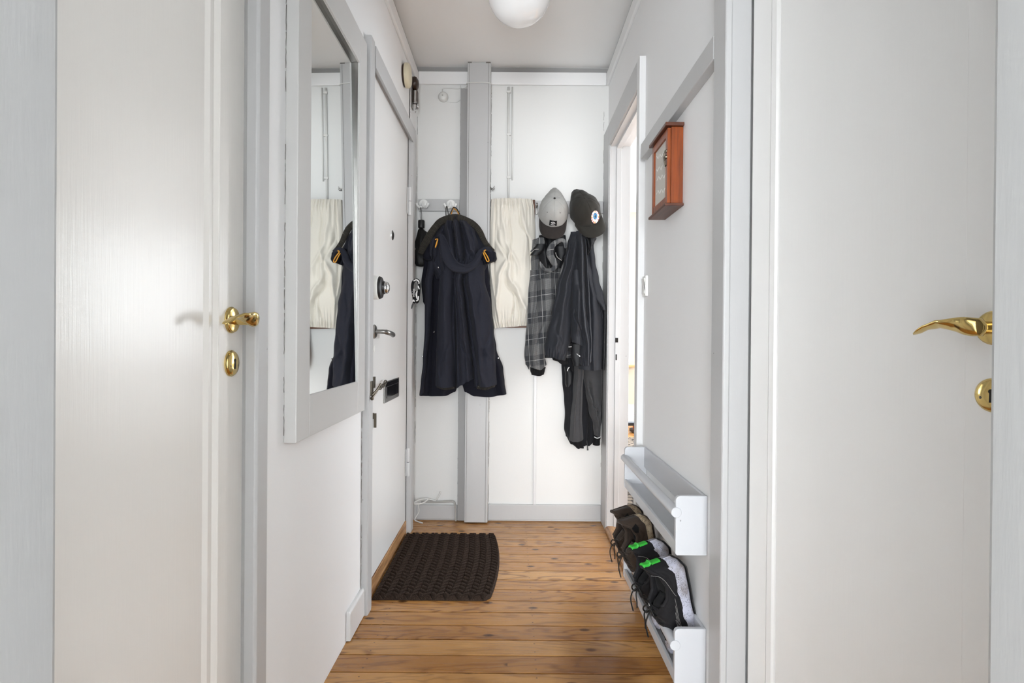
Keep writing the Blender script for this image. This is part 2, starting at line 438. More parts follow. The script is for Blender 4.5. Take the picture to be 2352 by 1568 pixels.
wf = MB(); wf.box(.75, 1.37, 6.80, 6.84, .70, .76); wf.box(.75, 1.37, 6.80, 6.84, 2.19, 2.25); wf.box(1.315, 1.37, 6.80, 6.84, .76, 2.19); wf.box(.75, .81, 6.80, 6.84, .76, 2.19)
wo = struct(wf.build('window_1', 'trim_white', bevel=.004))
MB().box(1.325, 1.34, 6.785, 6.80, .80, .90).build('window_handle', 'steel', wo)
MB().box(.70, 1.42, 6.70, 6.80, .675, .70).build('window_sill', 'sill_wood', wo, bevel=.004)

wf = MB(); wf.box(1.9, 3.6, 6.80, 6.84, .68, .74); wf.box(1.9, 3.6, 6.80, 6.84, 2.19, 2.25)
for xx in (1.9, 2.72, 3.54): wf.box(xx, xx + .06, 6.80, 6.84, .74, 2.19)
struct(wf.build('window_2', 'trim_white', bevel=.004))

# bands under the ceiling
def band(name, mat, d0, z0, z1, bv=.004):
    m = MB(); m.box(-.535, -.532 + d0, .5, 3.2, z0, z1)
    a = struct(m.build(name + '_left', mat, bevel=bv))
    b = struct(MB().box(-.532 + d0, .515 - d0, 3.2 - d0, 3.2, z0, z1).build(name + '_back', mat, bevel=bv))
    c = struct(MB().box(.515 - d0, .518, .5, 3.2, z0, z1).build(name + '_right', mat, bevel=bv))
band('trim_band', 'wall', .014, 2.366, 2.436, .006)
band('trim_ceiling_shade_strip', 'trim_shaded', .004, 2.438, 2.462, .001)  # dark colour stands in for the shadowed recess under the ceiling

# column and pipe casing on the back wall
cb = MB(); cb.box(-.2485, -.1235, 3.14, 3.199, .006, 2.4645)
co_ = struct(cb.build('trim_column', 'trim', bevel=.003))
g = MB(); g.box(-.2395, -.2380, 3.1385, 3.1402, .01, 2.458); g.box(-.1365, -.1350, 3.1385, 3.1402, .01, 2.458)
g.box(-.247, -.226, 3.1388, 3.1402, 2.4585, 2.4645); g.box(-.150, -.125, 3.1388, 3.1402, 2.4585, 2.4645)
g.build('column_seam', 'crack', co_)
struct(MB().box(-.288, -.2485, 3.172, 3.199, .006, 2.337).build('trim_pipe_casing', 'trim_shaded', bevel=.002))  # shadowed side of the column painted in as a darker grey
# paint cracks beside the column and casing
ck = MB()
def crack(x, y, z0, z1, r=.0008, jit=.0010, gaps=.25, seg=.05, seed=0):
    rnd = random.Random(seed); z = z0
    while z < z1:
        L = seg * (.5 + 1.6 * rnd.random())
        if rnd.random() > gaps:
            p = []; q = z
            while q < min(z + L, z1): p.append((x + rnd.uniform(-jit, jit), y, q)); q += .012
            if len(p) > 2: ck.tube(p, [r * rnd.uniform(.5, 1.3) for _ in p], 5)
        z += L
crack(-.2895, 3.1985, .12, 2.33, seed=1, gaps=.15)
crack(-.1215, 3.1985, .1, 2.43, seed=2, gaps=.35)
crack(-.523, 3.1985, .1, 2.3, .0008, seed=3, gaps=.5)
crack(-.5315, 1.3705, .76, 1.99, .0008, seed=5, gaps=.3); crack(-.5310, 2.0865, .1, 2.06, .0009, seed=6, gaps=.2); crack(.4895, 3.1985, .1, 2.3, .0007, seed=7, gaps=.5)
struct(ck.build('trim_paint_cracks', 'crack'))
bt = MB(); bt.box(.121, .137, 3.19, 3.2, .088, 1.06)
struct(bt.build('trim_batten', 'trim_white', bevel=.002))

# skirtings
struct(MB().box(-.1235, .49, 3.186, 3.2, .007, .092).build('baseboard_back', 'trim', bevel=.004))
struct(MB().box(-.515, -.289, 3.186, 3.2, .007, .085).build('baseboard_back_corner', 'trim', bevel=.004))
m = MB(); m.prism([(-.532, 1.905, .003), (-.532, 1.905, .10), (-.522, 1.905, .10), (-.5175, 1.905, .094), (-.5175, 1.905, .003)], (0, .20, 0))
struct(m.build('baseboard_left', 'trim_white', bevel=.002))

# picture rail on the right wall
struct(MB().box(.490, .516, 1.45, 2.262, 1.682, 1.742).build('trim_picture_rail', 'trim', bevel=.0025))

# ---------------- left narrow door with brass handle (door_1)
dl = thing('door_1', 'x', 'x', (-.58, .86, 0)); del dl['label'], dl['category']; struct(dl)
m = MB(); m.box(-.600, -.560, 1.121, 1.2245, .01, 2.02); m.box(-.600, -.560, .50, .56, .01, 2.02); m.box(-.600, -.560, .56, 1.121, 1.92, 2.02); m.box(-.600, -.560, .56, 1.121, .01, .12)
m.box(-.600, -.5695, .55, 1.13, .1, 1.95)
lf = m.build('leaf', 'door', dl, bevel=.003)
m = MB(); 
m.prism([(-.5697, 1.076, .12), (-.5695, 1.083, .12), (-.5635, 1.092, .12), (-.5635, 1.100, .12), (-.5680, 1.108, .12), (-.5680, 1.114, .12), (-.5615, 1.1215, .12), (-.5705, 1.1215, .12)], (0, 0, 1.80))
m.build('panel_moulding', 'door', lf)
# brass lever set, local frame: door face normal n, along-door direction a (to the hinge)
def brass_set(parent, P, n, a, zh, zk, name_face='door_handle'):
    P = Vector(P); n = Vector(n); a = Vector(a); up = Vector((0, 0, 1))
    c = P + up * zh
    h = MB(); h.lathe(c, n, [(.001, 0), (.0262, 0), (.0262, .003), (.0245, .0045), (.0245, .006), (.0235, .0075), (.015, .0095), (.0001, .010)], 40)
    ro_ = h.build('rose', 'brass', parent, smooth='auto')
    h = MB(); h.lathe(c + n * .006, n, [(.0098, 0), (.0098, .034), (.0115, .042)], 24)
    h.build('neck', 'brass', parent, smooth='auto')
    # twisting lever blade
    rings = []; N = 40
    for i in range(N + 1):
        t = i / N
        # centre line: out of the neck, then towards the hinge with a wave
        s = t * .112 - .012
        dz = lin_tab([(0, 0), (.15, .001), (.35, .004), (.6, .006), (.8, .001), (1, -.010)], t)
        dn = lerp_tab([(0, .043), (.2, .050), (.5, .048), (.8, .041), (1, .036)], t)
        ctr = c + a * s + n * dn + up * dz
        wv = lerp_tab([(0, .004), (.05, .0135), (.2, .0150), (.4, .0125), (.65, .0105), (.9, .0090), (.97, .0065), (1, .001)], t)
        th = lerp_tab([(0, .004), (.06, .0105), (.2, .0080), (.4, .0050), (.65, .0038), (.9, .0030), (1, .001)], t)
        ang = lerp_tab([(0, .15), (.25, .45), (.55, 1.05), (.8, 1.35), (1, 1.5)], t)
        u1 = up * math.cos(ang) + n * math.sin(ang); u2 = -up * math.sin(ang) + n * math.cos(ang)
        ring = []
        for k in range(24):
            q = 2 * PI * k / 24; cq, sq = math.cos(q), math.sin(q)
            e = .75
            ring.append(ctr + u1 * wv * math.copysign(abs(cq) ** e, cq) + u2 * th * math.copysign(abs(sq) ** 1.0, sq))
        rings.append(ring)
    MB().rings(rings).build('lever', 'brass', parent, smooth=True)
    c2 = P + up * zk
    h = MB(); h.lathe(c2, n, [(.001, 0), (.0262, 0), (.0262, .003), (.0245, .0045), (.0240, .006), (.022, .0075), (.010, .0088), (.0001, .009)], 40)
    es = h.build('escutcheon', 'brass', parent, smooth='auto')
    kk = MB(); kk.lathe(c2 + up * .006 + n * .0082, n, [(.0036, 0), (.0036, .0012)], 16)
    side = a
    q0 = c2 + n * .0078
    kk.prism([q0 - side * .0018 + up * .006, q0 + side * .0018 + up * .006, q0 + side * .0024 - up * .011, q0 - side * .0024 - up * .011], n * .0020)
    kk.build('keyhole', 'dark_gap', es)
    for sg in (-1, 1):
        MB().lathe(c2 + side * sg * .014 - up * .004 + n * .0055, n, [(.0034, 0), (.0030, .0026), (.001, .0030)], 12).build('screw', 'old_metal', es)
hs = bpy.data.objects.new('door_handle', None); COL.objects.link(hs); hs.parent = dl; ORG[hs.name] = ORG[dl.name]
pc = at(534, 735, -.56, 0); pk = at(531, 834, -.56, 0)
brass_set(hs, (-.56, 1.170, 0), (1, 0, 0), (0, -1, 0), pc.z, pk.z)
# casing of the left door
m = MB(); m.prism([(-.60, 1.226, 0), (-.566, 1.226, 0), (-.549, 1.2125, 0), (-.528, 1.2075, 0), (-.523, 1.2130, 0), (-.5235, 1.262, 0), (-.533, 1.268, 0), (-.60, 1.268, 0)], (0, 0, 2.1))
struct(m.build('trim_left_door_casing', 'trim', smooth=False, bevel=.0015))
m = MB(); m.box(-.60, -.545, .44, .5, 0, 2.1); struct(m.build('trim_left_door_near_casing', 'trim_white'))
m = MB(); m.box(-.60, -.545, .5, 1.23, 2.022, 2.07); struct(m.build('trim_left_door_head', 'trim_white'))

# ---------------- right narrow door, swung open (door_2)
HX, HY = .5525, 1.366
dv = Vector((.187, -.465, 0)).normalized(); nv = Vector((dv.y, -dv.x, 0)).normalized()   # dv hinge->latch, nv towards the hall
if nv.x > 0: nv = -nv
H0 = Vector((HX, HY, 0))
dr = thing('door_2', 'x', 'x', (.65, 1.1, 0)); del dr['label'], dr['category']; struct(dr)
def slab(m, s0, s1, d0, d1, z0, z1):
    p = [H0 + dv * s0 + nv * d1, H0 + dv * s1 + nv * d1, H0 + dv * s1 + nv * d0, H0 + dv * s0 + nv * d0]
    m.prism([q + Vector((0, 0, z0)) for q in p], (0, 0, z1 - z0))
def sray(px):
    # distance along the leaf seen at image column px
    k = (px - 1176) / FPX
    return (k * HY - HX) / (dv.x - k * dv.y)
s1, s2, s3_, s4 = sray(1766), sray(1783), sray(2215), .62
m = MB(); slab(m, 0.002, s1, -.038, 0, .01, 2.02); slab(m, s3_, s4, -.038, 0, .01, 2.02); slab(m, s1 - .005, s3_ + .005, -.034, -.004, .05, 1.98)
slab(m, s1, s3_, -.038, 0, 1.92, 2.02); slab(m, s1, s3_, -.038, 0, .01, .10)
lf = m.build('leaf', 'door_cool', dr, bevel=.002)
m = MB()
pp = [(s1 - .001, -.005), (s1, .0015), (s1 + .004, .004), (s2 - .004, .0035), (s2, -.001), (s2 + .001, -.005)]
m.prism([H0 + dv * a_ + nv * b_ + Vector((0, 0, .1)) for a_, b_ in pp], (0, 0, 1.82))
m.build('panel_moulding', 'door_cool', lf)
hs2 = bpy.data.objects.new('door_handle', None); COL.objects.link(hs2); hs2.parent = dr; ORG[hs2.name] = ORG[dr.name]
PR = H0 + dv * .502
brass_set(hs2, (PR.x, PR.y, 0), nv, -dv, .99 + (776 - 742) / FPX * PR.y, .99 + (776 - 897) / FPX * PR.y)
# casing and reveal of the right door
m = MB(); m.prism([(.490, 1.368, 0), (.4925, 1.3645, 0), (.503, 1.3635, 0), (.506, 1.3665, 0), (.5505, 1.3675, 0), (.5505, 1.40, 0), (.60, 1.40, 0), (.60, 1.445, 0), (.490, 1.445, 0)], (0, 0, 2.12))
struct(m.build('trim_right_door_casing', 'trim', bevel=.001))
m = MB(); m.box(.49, .60, .457, .50, 0, 2.12); struct(m.build('trim_right_door_near_casing', 'trim_white'))
m = MB(); m.box(.49, .60, .5, 1.364, 2.03, 2.12); struct(m.build('trim_right_door_head', 'trim_white'))

# ---------------- entrance door on the left (door_3)
de = thing('door_3', 'x', 'x', (-.55, 2.56, .065)); del de['label'], de['category']; struct(de)
MB().box(-.570, -.532, 2.165, 2.968, .068, 1.992).build('leaf', 'door_cool', de, bevel=.002)
m = MB(); m.box(-.560, -.5305, 2.968, 2.9735, .068, 1.992); m.build('door_gap', 'dark_gap', de)
struct(MB().box(-.600, -.565, 2.10, 3.02, .0, 2.0).build('trim_door_backing', 'dark_gap'))
m = MB(); m.prism([(-.560, 2.088, 0), (-.510, 2.088, 0), (-.5065, 2.092, 0), (-.5060, 2.138, 0), (-.5100, 2.160, 0), (-.524, 2.164, 0), (-.560, 2.164, 0)], (0, 0, 2.064))
struct(m.build('trim_entrance_casing_near', 'trim', bevel=.001))
m = MB(); m.prism([(-.560, 2.974, 0), (-.528, 2.974, 0), (-.511, 2.984, 0), (-.507, 2.99, 0), (-.507, 3.052, 0), (-.511, 3.056, 0), (-.560, 3.056, 0)], (0, 0, 2.064))
struct(m.build('trim_entrance_casing_far', 'trim', bevel=.001))
m = MB(); m.prism([(-.560, 2.164, 1.992), (-.534, 2.164, 1.993), (-.529, 2.164, 1.996), (-.518, 2.164, 1.968 + .02), (-.507, 2.164, 1.962 + .02), (-.507, 2.164, 2.062), (-.560, 2.164, 2.064)], (0, .83, 0))
struct(m.build('trim_entrance_casing_head', 'trim', bevel=.001))
m = MB(); m.box(-.560, -.528, 2.15, 2.985, .001, .0655); struct(m.build('trim_entrance_threshold', 'pine_y', bevel=.003))
for z in (1.681, .363):
    hg = MB()
    hg.lathe((-.522, 2.972, z - .071), (0, 0, 1), [(.0075, 0), (.0085, .003), (.0085, .067), (.0075, .070)], 14)
    hg.lathe((-.522, 2.972, z + .001), (0, 0, 1), [(.0075, 0), (.0085, .003), (.0085, .067), (.0075, .070)], 14)
    hg.box(-.530, -.5275, 2.945, 2.972, z - .066, z + .066)
    ho = hg.build('hinge', 'trim_white', de, smooth='auto')
    MB().lathe((-.522, 2.972, z - .002), (0, 0, 1), [(.0068, 0), (.0068, .004)], 12).build('hinge_gap', 'dark_gap', ho)
# peephole
pp_ = at(902, 540, -.53, 0)
ph = MB().lathe((-.532, pp_.y, pp_.z), (1, 0, 0), [(.022, 0), (.022, .0025), (.018, .004), (.012, .004)], 28).build('peephole', 'chrome', de, smooth='auto')
MB().lathe((-.529, pp_.y, pp_.z), (1, 0, 0), [(.012, 0), (.010, .0035), (.001, .0040)], 20).build('lens', 'black_plastic', ph, smooth='auto')
# thumb-turn lock
lk = MB().lathe((-.532, 2.262, 1.183), (1, 0, 0), [(.046, 0), (.046, .018), (.043, .021), (.001, .021)], 32).build('lock_base', 'white_plastic', de, smooth='auto')
MB().lathe((-.511, 2.262, 1.183), (1, 0, 0), [(.044, 0), (.040, .009), (.026, .014), (.024, .022), (.001, .022)], 32).build('lock_ring', 'black_plastic', lk, smooth='auto')
MB().lathe((-.490, 2.262, 1.183), (1, 0, 0), [(.023, 0), (.024, .004), (.021, .011), (.013, .016), (.001, .018)], 24).build('lock_knob', 'chrome', lk, smooth='auto')
# steel lever
hd = MB().lathe((-.532, 2.262, 1.014), (1, 0, 0), [(.027, 0), (.027, .004), (.023, .008), (.001, .009)], 32).build('handle_rose', 'steel', de, smooth='auto')
pth = smooth_path([(-.525, 2.262, 1.014), (-.50, 2.262, 1.014), (-.487, 2.266, 1.013), (-.479, 2.280, 1.010), (-.477, 2.32, 1.007), (-.478, 2.36, 1.003), (-.484, 2.372, .998)], 6)
MB().tube(pth, [.0085] * 12 + [.0095] * (len(pth) - 16) + [.009, .008, .006, .002], 14).build('lever', 'steel', hd, smooth=True)
MB().lathe((-.532, 2.262, .948), (1, 0, 0), [(.013, 0), (.013, .002), (.001, .003)], 20).build('key_plate', 'white_plastic', de, smooth='auto')
# letter flap
y0, y1, z0, z1 = 2.437, 2.748, .7175, .8065
m = MB(); m.box(-.532, -.5265, y0, y1, z0, z1)
ls = m.build('letter_plate', 'steel', de, bevel=.0015)
m = MB(); m.box(-.527, -.5235, y0 + .035, y1 - .035, z0 + .018, z1 - .024); m.build('letter_flap', 'flap', ls, bevel=.001)
m = MB(); m.box(-.5268, -.5248, y0 + .02, y1 - .02, z1 - .022, z1 - .004); m.build('flap_rim', 'flap', ls, bevel=.0006)
# door chain
m = MB(); m.box(-.5065, -.5015, 2.105, 2.135, .782, .834)
m.tube(smooth_path([(-.500, 2.10, .775), (-.492, 2.12, .79), (-.488, 2.15, .806)], 5), .0048, 10)
m.tube(smooth_path([(-.500, 2.10, .785), (-.489, 2.13, .802), (-.482, 2.16, .822)], 5), .0032, 10)
m.lathe((-.500, 2.098, .772), (.3, .9, .3), [(.006, 0), (.007, .004), (.005, .009)], 12)
m.box(-.532, -.520, 2.22, 2.245, .80, .842)
cp = m.build('chain_bracket', 'old_metal', de, smooth='auto', bevel=.0008)
for i in range(6):
    t_ = i / 5; c = Vector((-.487 - .030 * t_, 2.165 + .235 * t_, .806 + .004 * t_ - .006 * math.sin(PI * t_)))
    ring = []
    ax = Vector((0, 1, .05)).normalized(); sd = Vector((0, 0, 1)) if i % 2 else Vector((1, 0, 0))
    for k in range(17):
        q = 2 * PI * k / 16; ring.append(c + ax * .024 * math.cos(q) + sd * .0065 * math.sin(q))
    MB().tube(ring, .0025, 8).build('chain_link', 'old_metal', cp, smooth=True)
m = MB(); pb = at(857, 962, -.53, 0)
m.lathe((-.532, 2.258, .69), (1, 0, 0), [(.012, 0), (.012, .003), (.001, .004)], 16); m.box(-.529, -.519, 2.256, 2.262, .645, .70)
m.build('lower_lock_key', 'old_metal', de, smooth='auto')
# bell things above the door
b1 = thing('door_chime', 'cream round door chime above the entrance door', 'door chime', (-.5315, 2.83, 2.195))
MB().lathe((-.5315, 2.835, 2.253), (1, 0, 0), [(.052, 0), (.053, .006), (.050, .010)], 40).build('base_ring', 'brown_bakelite', b1, smooth='auto')
MB().lathe((-.5225, 2.835, 2.253), (1, 0, 0), [(.057, 0), (.058, .012), (.053, .020), (.046, .024), (.001, .0255)], 40).build('cover', 'cream_plastic', b1, smooth='auto')
b2_ = thing('electric_bell', 'old brown and steel electric bell mounted high in the corner', 'bell', (-.5315, 3.07, 2.17))
m = MB(); m.box(-.5315, -.526, 3.045, 3.095, 2.185, 2.345); m.build('back_plate', 'steel', b2_, bevel=.001)
MB().lathe((-.526, 3.07, 2.315), (1, 0, 0), [(.034, 0), (.036, .010), (.032, .020), (.018, .028), (.001, .031)], 32).build('gong', 'brown_bakelite', b2_, smooth='auto')
m = MB(); m.box(-.526, -.500, 3.05, 3.09, 2.215, 2.275)
m.build('coil_housing', 'brown_bakelite', b2_, bevel=.003)
m = MB(); m.lathe((-.512, 3.056, 2.262), (0, 0, 1), [(.009, -.05), (.009, .01)], 14); m.lathe((-.506, 3.082, 2.235), (0, 0, 1), [(.006, -.05), (.006, .04)], 12)
m.tube(smooth_path([(-.505, 3.06, 2.20), (-.498, 3.07, 2.19), (-.512, 3.08, 2.185)], 4), .003, 8)
m.build('clapper', 'chrome', b2_, smooth='auto')
ring = [Vector((-.512, 3.066 + .007 * math.cos(q * PI / 8), 2.174 + .010 * math.sin(q * PI / 8))) for q in range(17)]
MB().tube(ring, .0018, 8).build('wire_loop', 'chrome', b2_, smooth=True)

# ---------------- living-room doorway (right, far)
m = MB(); m.box(.490, .5155, 2.300, 2.347, 0, 2.10)
struct(m.build('trim_doorway_casing_near', 'trim_white', bevel=.002))
m = MB(); m.box(.490, .5155, 3.0325, 3.198, 0, 2.10)
struct(m.build('trim_doorway_casing_far', 'trim', bevel=.002))
m = MB(); m.box(.490, .5155, 2.347, 3.030, 1.990, 2.10)
struct(m.build('trim_doorway_casing_head', 'trim', bevel=.002))
m = MB(); m.prism([(.4955, 3.026, 0), (.5005, 3.026, 0), (.502, 3.030, 0), (.53, 3.030, 0), (.531, 3.022, 0), (.555, 3.020, 0), (.557, 3.030, 0), (.603, 3.030, 0), (.603, 3.045, 0), (.4955, 3.045, 0)], (0, 0, 1.99))
o = struct(m.build('trim_doorway_lining_far', 'trim', bevel=.001))
m = MB(); m.box(.527 + .004, .545, 3.0190, 3.0225, .976, 1.00); m.box(.5335, .5395, 3.0190, 3.0225, .885, .915)
m.build('strike_plate', 'dark_gap', o)
m = MB(); m.box(.5, .603, 2.335, 2.350, 0, 1.99); struct(m.build('trim_doorway_lining_near', 'trim_white'))
m = MB(); m.box(.5, .603, 2.347, 3.03, 1.985, 2.0); m.box(.53, .557, 2.347, 3.03, 1.972, 1.99); struct(m.build('trim_doorway_lining_head', 'trim_white'))
m = MB(); m.prism([(.487, 2.15, .001), (.487, 2.15, .018), (.497, 2.15, .028), (.62, 2.15, .028), (.62, 2.15, .001)], (0, .88, 0))
struct(m.build('trim_doorway_threshold', 'pine_y', bevel=.001))

# ---------------- mirror on the left wall
mr = thing('wall_mirror', 'tall mirror in a flat grey wooden frame on the left wall', 'mirror', (-.515, 1.68, .74))
Y0, Y1, Z0, Z1 = 1.372, 2.010, .742, 1.992
XF, XB = -.502, -.5325
sw = .090
for nm, b in (('frame_stile', (Y0, Y0 + sw, Z0, Z1)), ('frame_stile', (Y1 - sw, Y1, Z0, Z1)), ('frame_rail', (Y0 + sw, Y1 - sw, Z0, Z0 + .105)), ('frame_rail', (Y0 + sw, Y1 - sw, Z1 - .105, Z1))):
    MB().box(XB, XF, b[0], b[1], b[2], b[3]).build(nm, 'frame_mirror', mr, bevel=.0025)
m = MB()
def mx(z): return -.5060 - .0125 * (z - .8)
a_, b_, c_, d_ = Y0 + sw - .001, Y1 - sw + .001, Z0 + .104, Z1 - .104
m.add([(mx(c_), a_, c_), (mx(c_), b_, c_), (mx(d_), b_, d_), (mx(d_), a_, d_), (mx(c_) - .004, a_, c_), (mx(c_) - .004, b_, c_), (mx(d_) - .004, b_, d_), (mx(d_) - .004, a_, d_)],
      [(0, 1, 2, 3), (7, 6, 5, 4), (0, 4, 5, 1), (1, 5, 6, 2), (2, 6, 7, 3), (3, 7, 4, 0)])
m.build('mirror_glass', 'mirror', mr)
m = MB(); m.box(-.5085, XF - .0035, b_ - .0030, b_ - .0002, c_ + .001, d_ - .001); m.box(-.5085, XF - .0035, a_ + .001, b_ - .003, d_ - .0030, d_ - .0002)
m.build('rebate_bead', 'frame_mirror', mr)
m = MB(); m.box(-.5195, -.5087, b_ - .0012, b_ - .0002, c_ + .001, d_ - .001); m.box(-.5195, -.5087, a_ + .001, b_ - .003, d_ - .0012, d_ - .0002)
m.build('rebate_gap', 'steel', mr)

# ---------------- ceiling globe
gl = thing('globe_ceiling_lamp', 'white opal glass globe lamp on the ceiling', 'ceiling lamp', (.018, 2.26, 2.185))
R_ = .122; gc = Vector((.0175, 2.26, 2.318))
MB().lathe(gc, (0, 0, 1), [(R_ * math.cos(a), R_ * math.sin(a)) for a in [-PI / 2 + i * (PI * .93) / 40 for i in range(41)]], 64).build('glass_globe', 'opal', gl, smooth=True)
MB().lathe((gc.x, gc.y, 2.428), (0, 0, 1), [(.055, 0), (.058, .004), (.058, .034), (.05, .0365)], 40).build('ceiling_mount', 'white_plastic', gl, smooth='auto')

# ---------------- back wall fittings
rb = thing('coat_rail', 'grey painted coat rail board left of the column', 'coat rail', (-.41, 3.2, 1.682), 'coat rails on the back wall')
p0, p1 = at(963, 457, 3.185), at(1055, 485, 3.185)
MB().box(-.512, -.289, 3.184, 3.1995, p1.z + .0, p0.z).build('board', 'trim', rb, bevel=.002)
rb2 = tag(MB().box(.118, .488, 3.184, 3.1995, p1.z - .005, p0.z - .004).build('coat_rail', 'trim', bevel=.002),
          'grey painted coat rail board behind the two caps', 'coat rail', 'coat rails on the back wall')

def porcelain_hook(px, py, label):
    c = at(px, py, 3.183); x, z = c.x, c.z
    h = thing('coat_hook', label, 'coat hook', (x, 3.184, z - .02), 'porcelain hooks on the left coat rail')
    m = MB(); m.lathe((x, 3.184, z + .004), (0, -1, 0), [(.0245, 0), (.0255, .003), (.0235, .008), (.015, .012), (.001, .013)], 32)
    bo = m.build('base_plate', 'porcelain', h, smooth='auto')
    m = MB(); m.tube(smooth_path([(x, 3.178, z + .018), (x, 3.168, z + .004), (x, 3.158, z - .010), (x, 3.168, z - .020)], 5), [.004 + .004 * math.sin(PI * i / 15) for i in range(16)], 12)
    m.build('centre_ridge', 'porcelain', h, smooth=True)
    for s in (-1, 1):
        pth = smooth_path([(x, 3.172, z - .004), (x + s * .010, 3.160, z - .018), (x + s * .018, 3.146, z - .021), (x + s * .027, 3.136, z - .014), (x + s * .032, 3.133, z - .001)], 5)
        MB().tube(pth, [.0075] * 8 + [.0065] * (len(pth) - 12) + [.007, .0072, .006, .002], 12).build('prong', 'porcelain', h, smooth=True)
        MB().lathe((x + s * .0135, 3.1765, z + .002), (0, -1, 0), [(.0028, 0), (.0024, .0018), (.0005, .002)], 10).build('screw', 'dark_gap', bo, smooth=True)
porcelain_hook(973, 470, 'white porcelain double hook holding the small folded umbrella')
porcelain_hook(1036, 471, 'white porcelain double hook holding the navy parka')
# metal hooks on the right rail
def metal_hook(x, z, label, L=.05):
    h = thing('coat_hook', label, 'coat hook', (x, 3.184, z - .03), 'dark metal hooks on the right coat rail')
    m = MB(); m.box(x - .006, x + .006, 3.179, 3.184, z - .028, z + .022); m.build('plate', 'steel', h, bevel=.001)
    MB().tube(smooth_path([(x, 3.181, z + .012), (x, 3.181 - L * .6, z + .004), (x, 3.181 - L, z + .008), (x, 3.181 - L, z + .022)], 5), .0042, 10).build('prong', 'steel', h, smooth=True)
ph_ = at(1234, 480, 3.18); metal_hook(.127, ph_.z, 'dark metal hook beside the fabric covered fuse box')
pq = at(1272, 474, 3.18); metal_hook(pq.x, pq.z, 'metal hook behind the grey cap', .05)
pq = at(1345, 474, 3.18); metal_hook(pq.x, pq.z, 'metal hook behind the black cap', .05)
# small wire hook on the column
c = at(1127, 428, 3.14)
wh = thing('wire_hook', 'small bent wire hook on the column beside the fuse box', 'hook', (-.122, 3.17, c.z - .02))
m = MB(); m.tube(smooth_path([(-.1235, 3.166, c.z + .004), (-.115, 3.160, c.z - .006), (-.106, 3.155, c.z - .004), (-.101, 3.152, c.z + .006)], 5), .0020, 8); m.build('upper_prong', 'steel', wh, smooth=True)
m = MB(); m.tube(smooth_path([(-.1235, 3.166, c.z - .004), (-.114, 3.160, c.z - .013), (-.105, 3.155, c.z - .013), (-.100, 3.152, c.z - .004)], 5), .0020, 8); m.build('lower_prong', 'steel', wh, smooth=True)

# conduits above the fuse box
cd = thing('cable_conduit', 'pair of white painted cables running down the wall to the fuse box', 'cable', (-.02, 3.195, 1.74))
c0, c1 = at(1168, 200, 3.193), at(1174, 456, 3.193)
MB().tube([(c0.x, 3.193, c0.z), (c0.x + .001, 3.193, (c0.z + c1.z) / 2), (c0.x + .004, 3.193, c1.z)], .0062, 12).build('cable_run', 'cable', cd, smooth=True)
d0, d1 = at(1177, 200, 3.195), at(1179, 414, 3.195)
MB().tube([(d0.x, 3.195, d0.z), (d0.x + .002, 3.195, (d0.z + d1.z) / 2), (d0.x + .003, 3.195, d1.z)], .0042, 10).build('cable_run', 'cable', cd, smooth=True)
for py in (211, 309, 407):
    c = at(1168, py, 3.193); MB().box(c.x - .010, c.x + .014, 3.185, 3.199, c.z - .006, c.z + .006).build('cable_clip', 'cable', cd, bevel=.003)
# junction box and bell wires
jb = thing('junction_box', 'small round white junction box high on the back wall', 'junction box', (-.375, 3.19, 2.27))
c = at(1018, 222, 3.19)
MB().lathe((c.x, 3.199, c.z), (0, -1, 0), [(.027, 0), (.027, .010), (.023, .020), (.018, .024), (.001, .025)], 36).build('cover', 'cable', jb, smooth='auto')
MB().lathe((c.x - .002, 3.174, c.z + .002), (0, -1, 0), [(.004, 0), (.003, .001), (.001, .001)], 10).build('screw', 'cable_grime', jb)
def wire(name, pts, r, label, mat='cable', cat='cable'):
    return tag(MB().tube(smooth_path(pts, 6), r, 8).build(name, mat, smooth=True), label, cat)
z = c.z
a1 = at(1055, 203, 3.196)
wire('bell_wire', [(c.x - .002, 3.19, z + .026), (c.x - .004, 3.196, z + .045), (c.x + .02, 3.197, a1.z + .001), (-.295, 3.197, a1.z), (-.291, 3.196, a1.z + .014), (-.282, 3.19, 2.342), (-.252, 3.165, 2.346), (-.2495, 3.1385, 2.352), (-.21, 3.1365, 2.3545), (-.16, 3.1365, 2.3545), (-.1225, 3.1385, 2.349), (-.1215, 3.17, 2.342), (-.121, 3.198, 2.325)], .0024,
     'thin white wire from the junction box looped round the column')
wire('bell_wire', [(c.x + .014, 3.19, z - .02), (c.x + .03, 3.197, z - .026), (-.31, 3.197, z - .026), (-.292, 3.197, z - .014)], .0020, 'short white wire leaving the bottom of the junction box')
# cables at the floor in the left corner
def W(px, py, y=3.185): q = at(px, py, y); return (q.x, q.y, q.z)
wire('power_cable', [W(951, 1154, 3.15), W(962, 1148, 3.16), W(978, 1145, 3.18), W(990, 1147, 3.19), W(1000, 1149, 3.19), W(1005, 1143, 3.19), W(1009, 1136, 3.192), (at(1012, 1130, 3.2).x, 3.198, at(1012, 1128, 3.2).z)], .0042, 'upper white cable emerging from the wall above the corner skirting')
wire('power_cable', [W(951, 1157, 3.14), W(962, 1157, 3.15), W(973, 1154, 3.165), W(980, 1149, 3.175), W(984, 1146, 3.186)], .0042, 'lower white cable crossing under the other at the corner')
wire('power_cable', [W(961, 1146, 3.18), W(961, 1160, 3.178), W(962, 1175, 3.175), W(955, 1187, 3.168), W(953, 1194, 3.16), (W(958, 1199, 3.12)[0], 3.15, .006), (W(970, 1201, 3.12)[0], 3.13, .0045)], .0032, 'thin white cable curling onto the floor in the corner', 'cable')
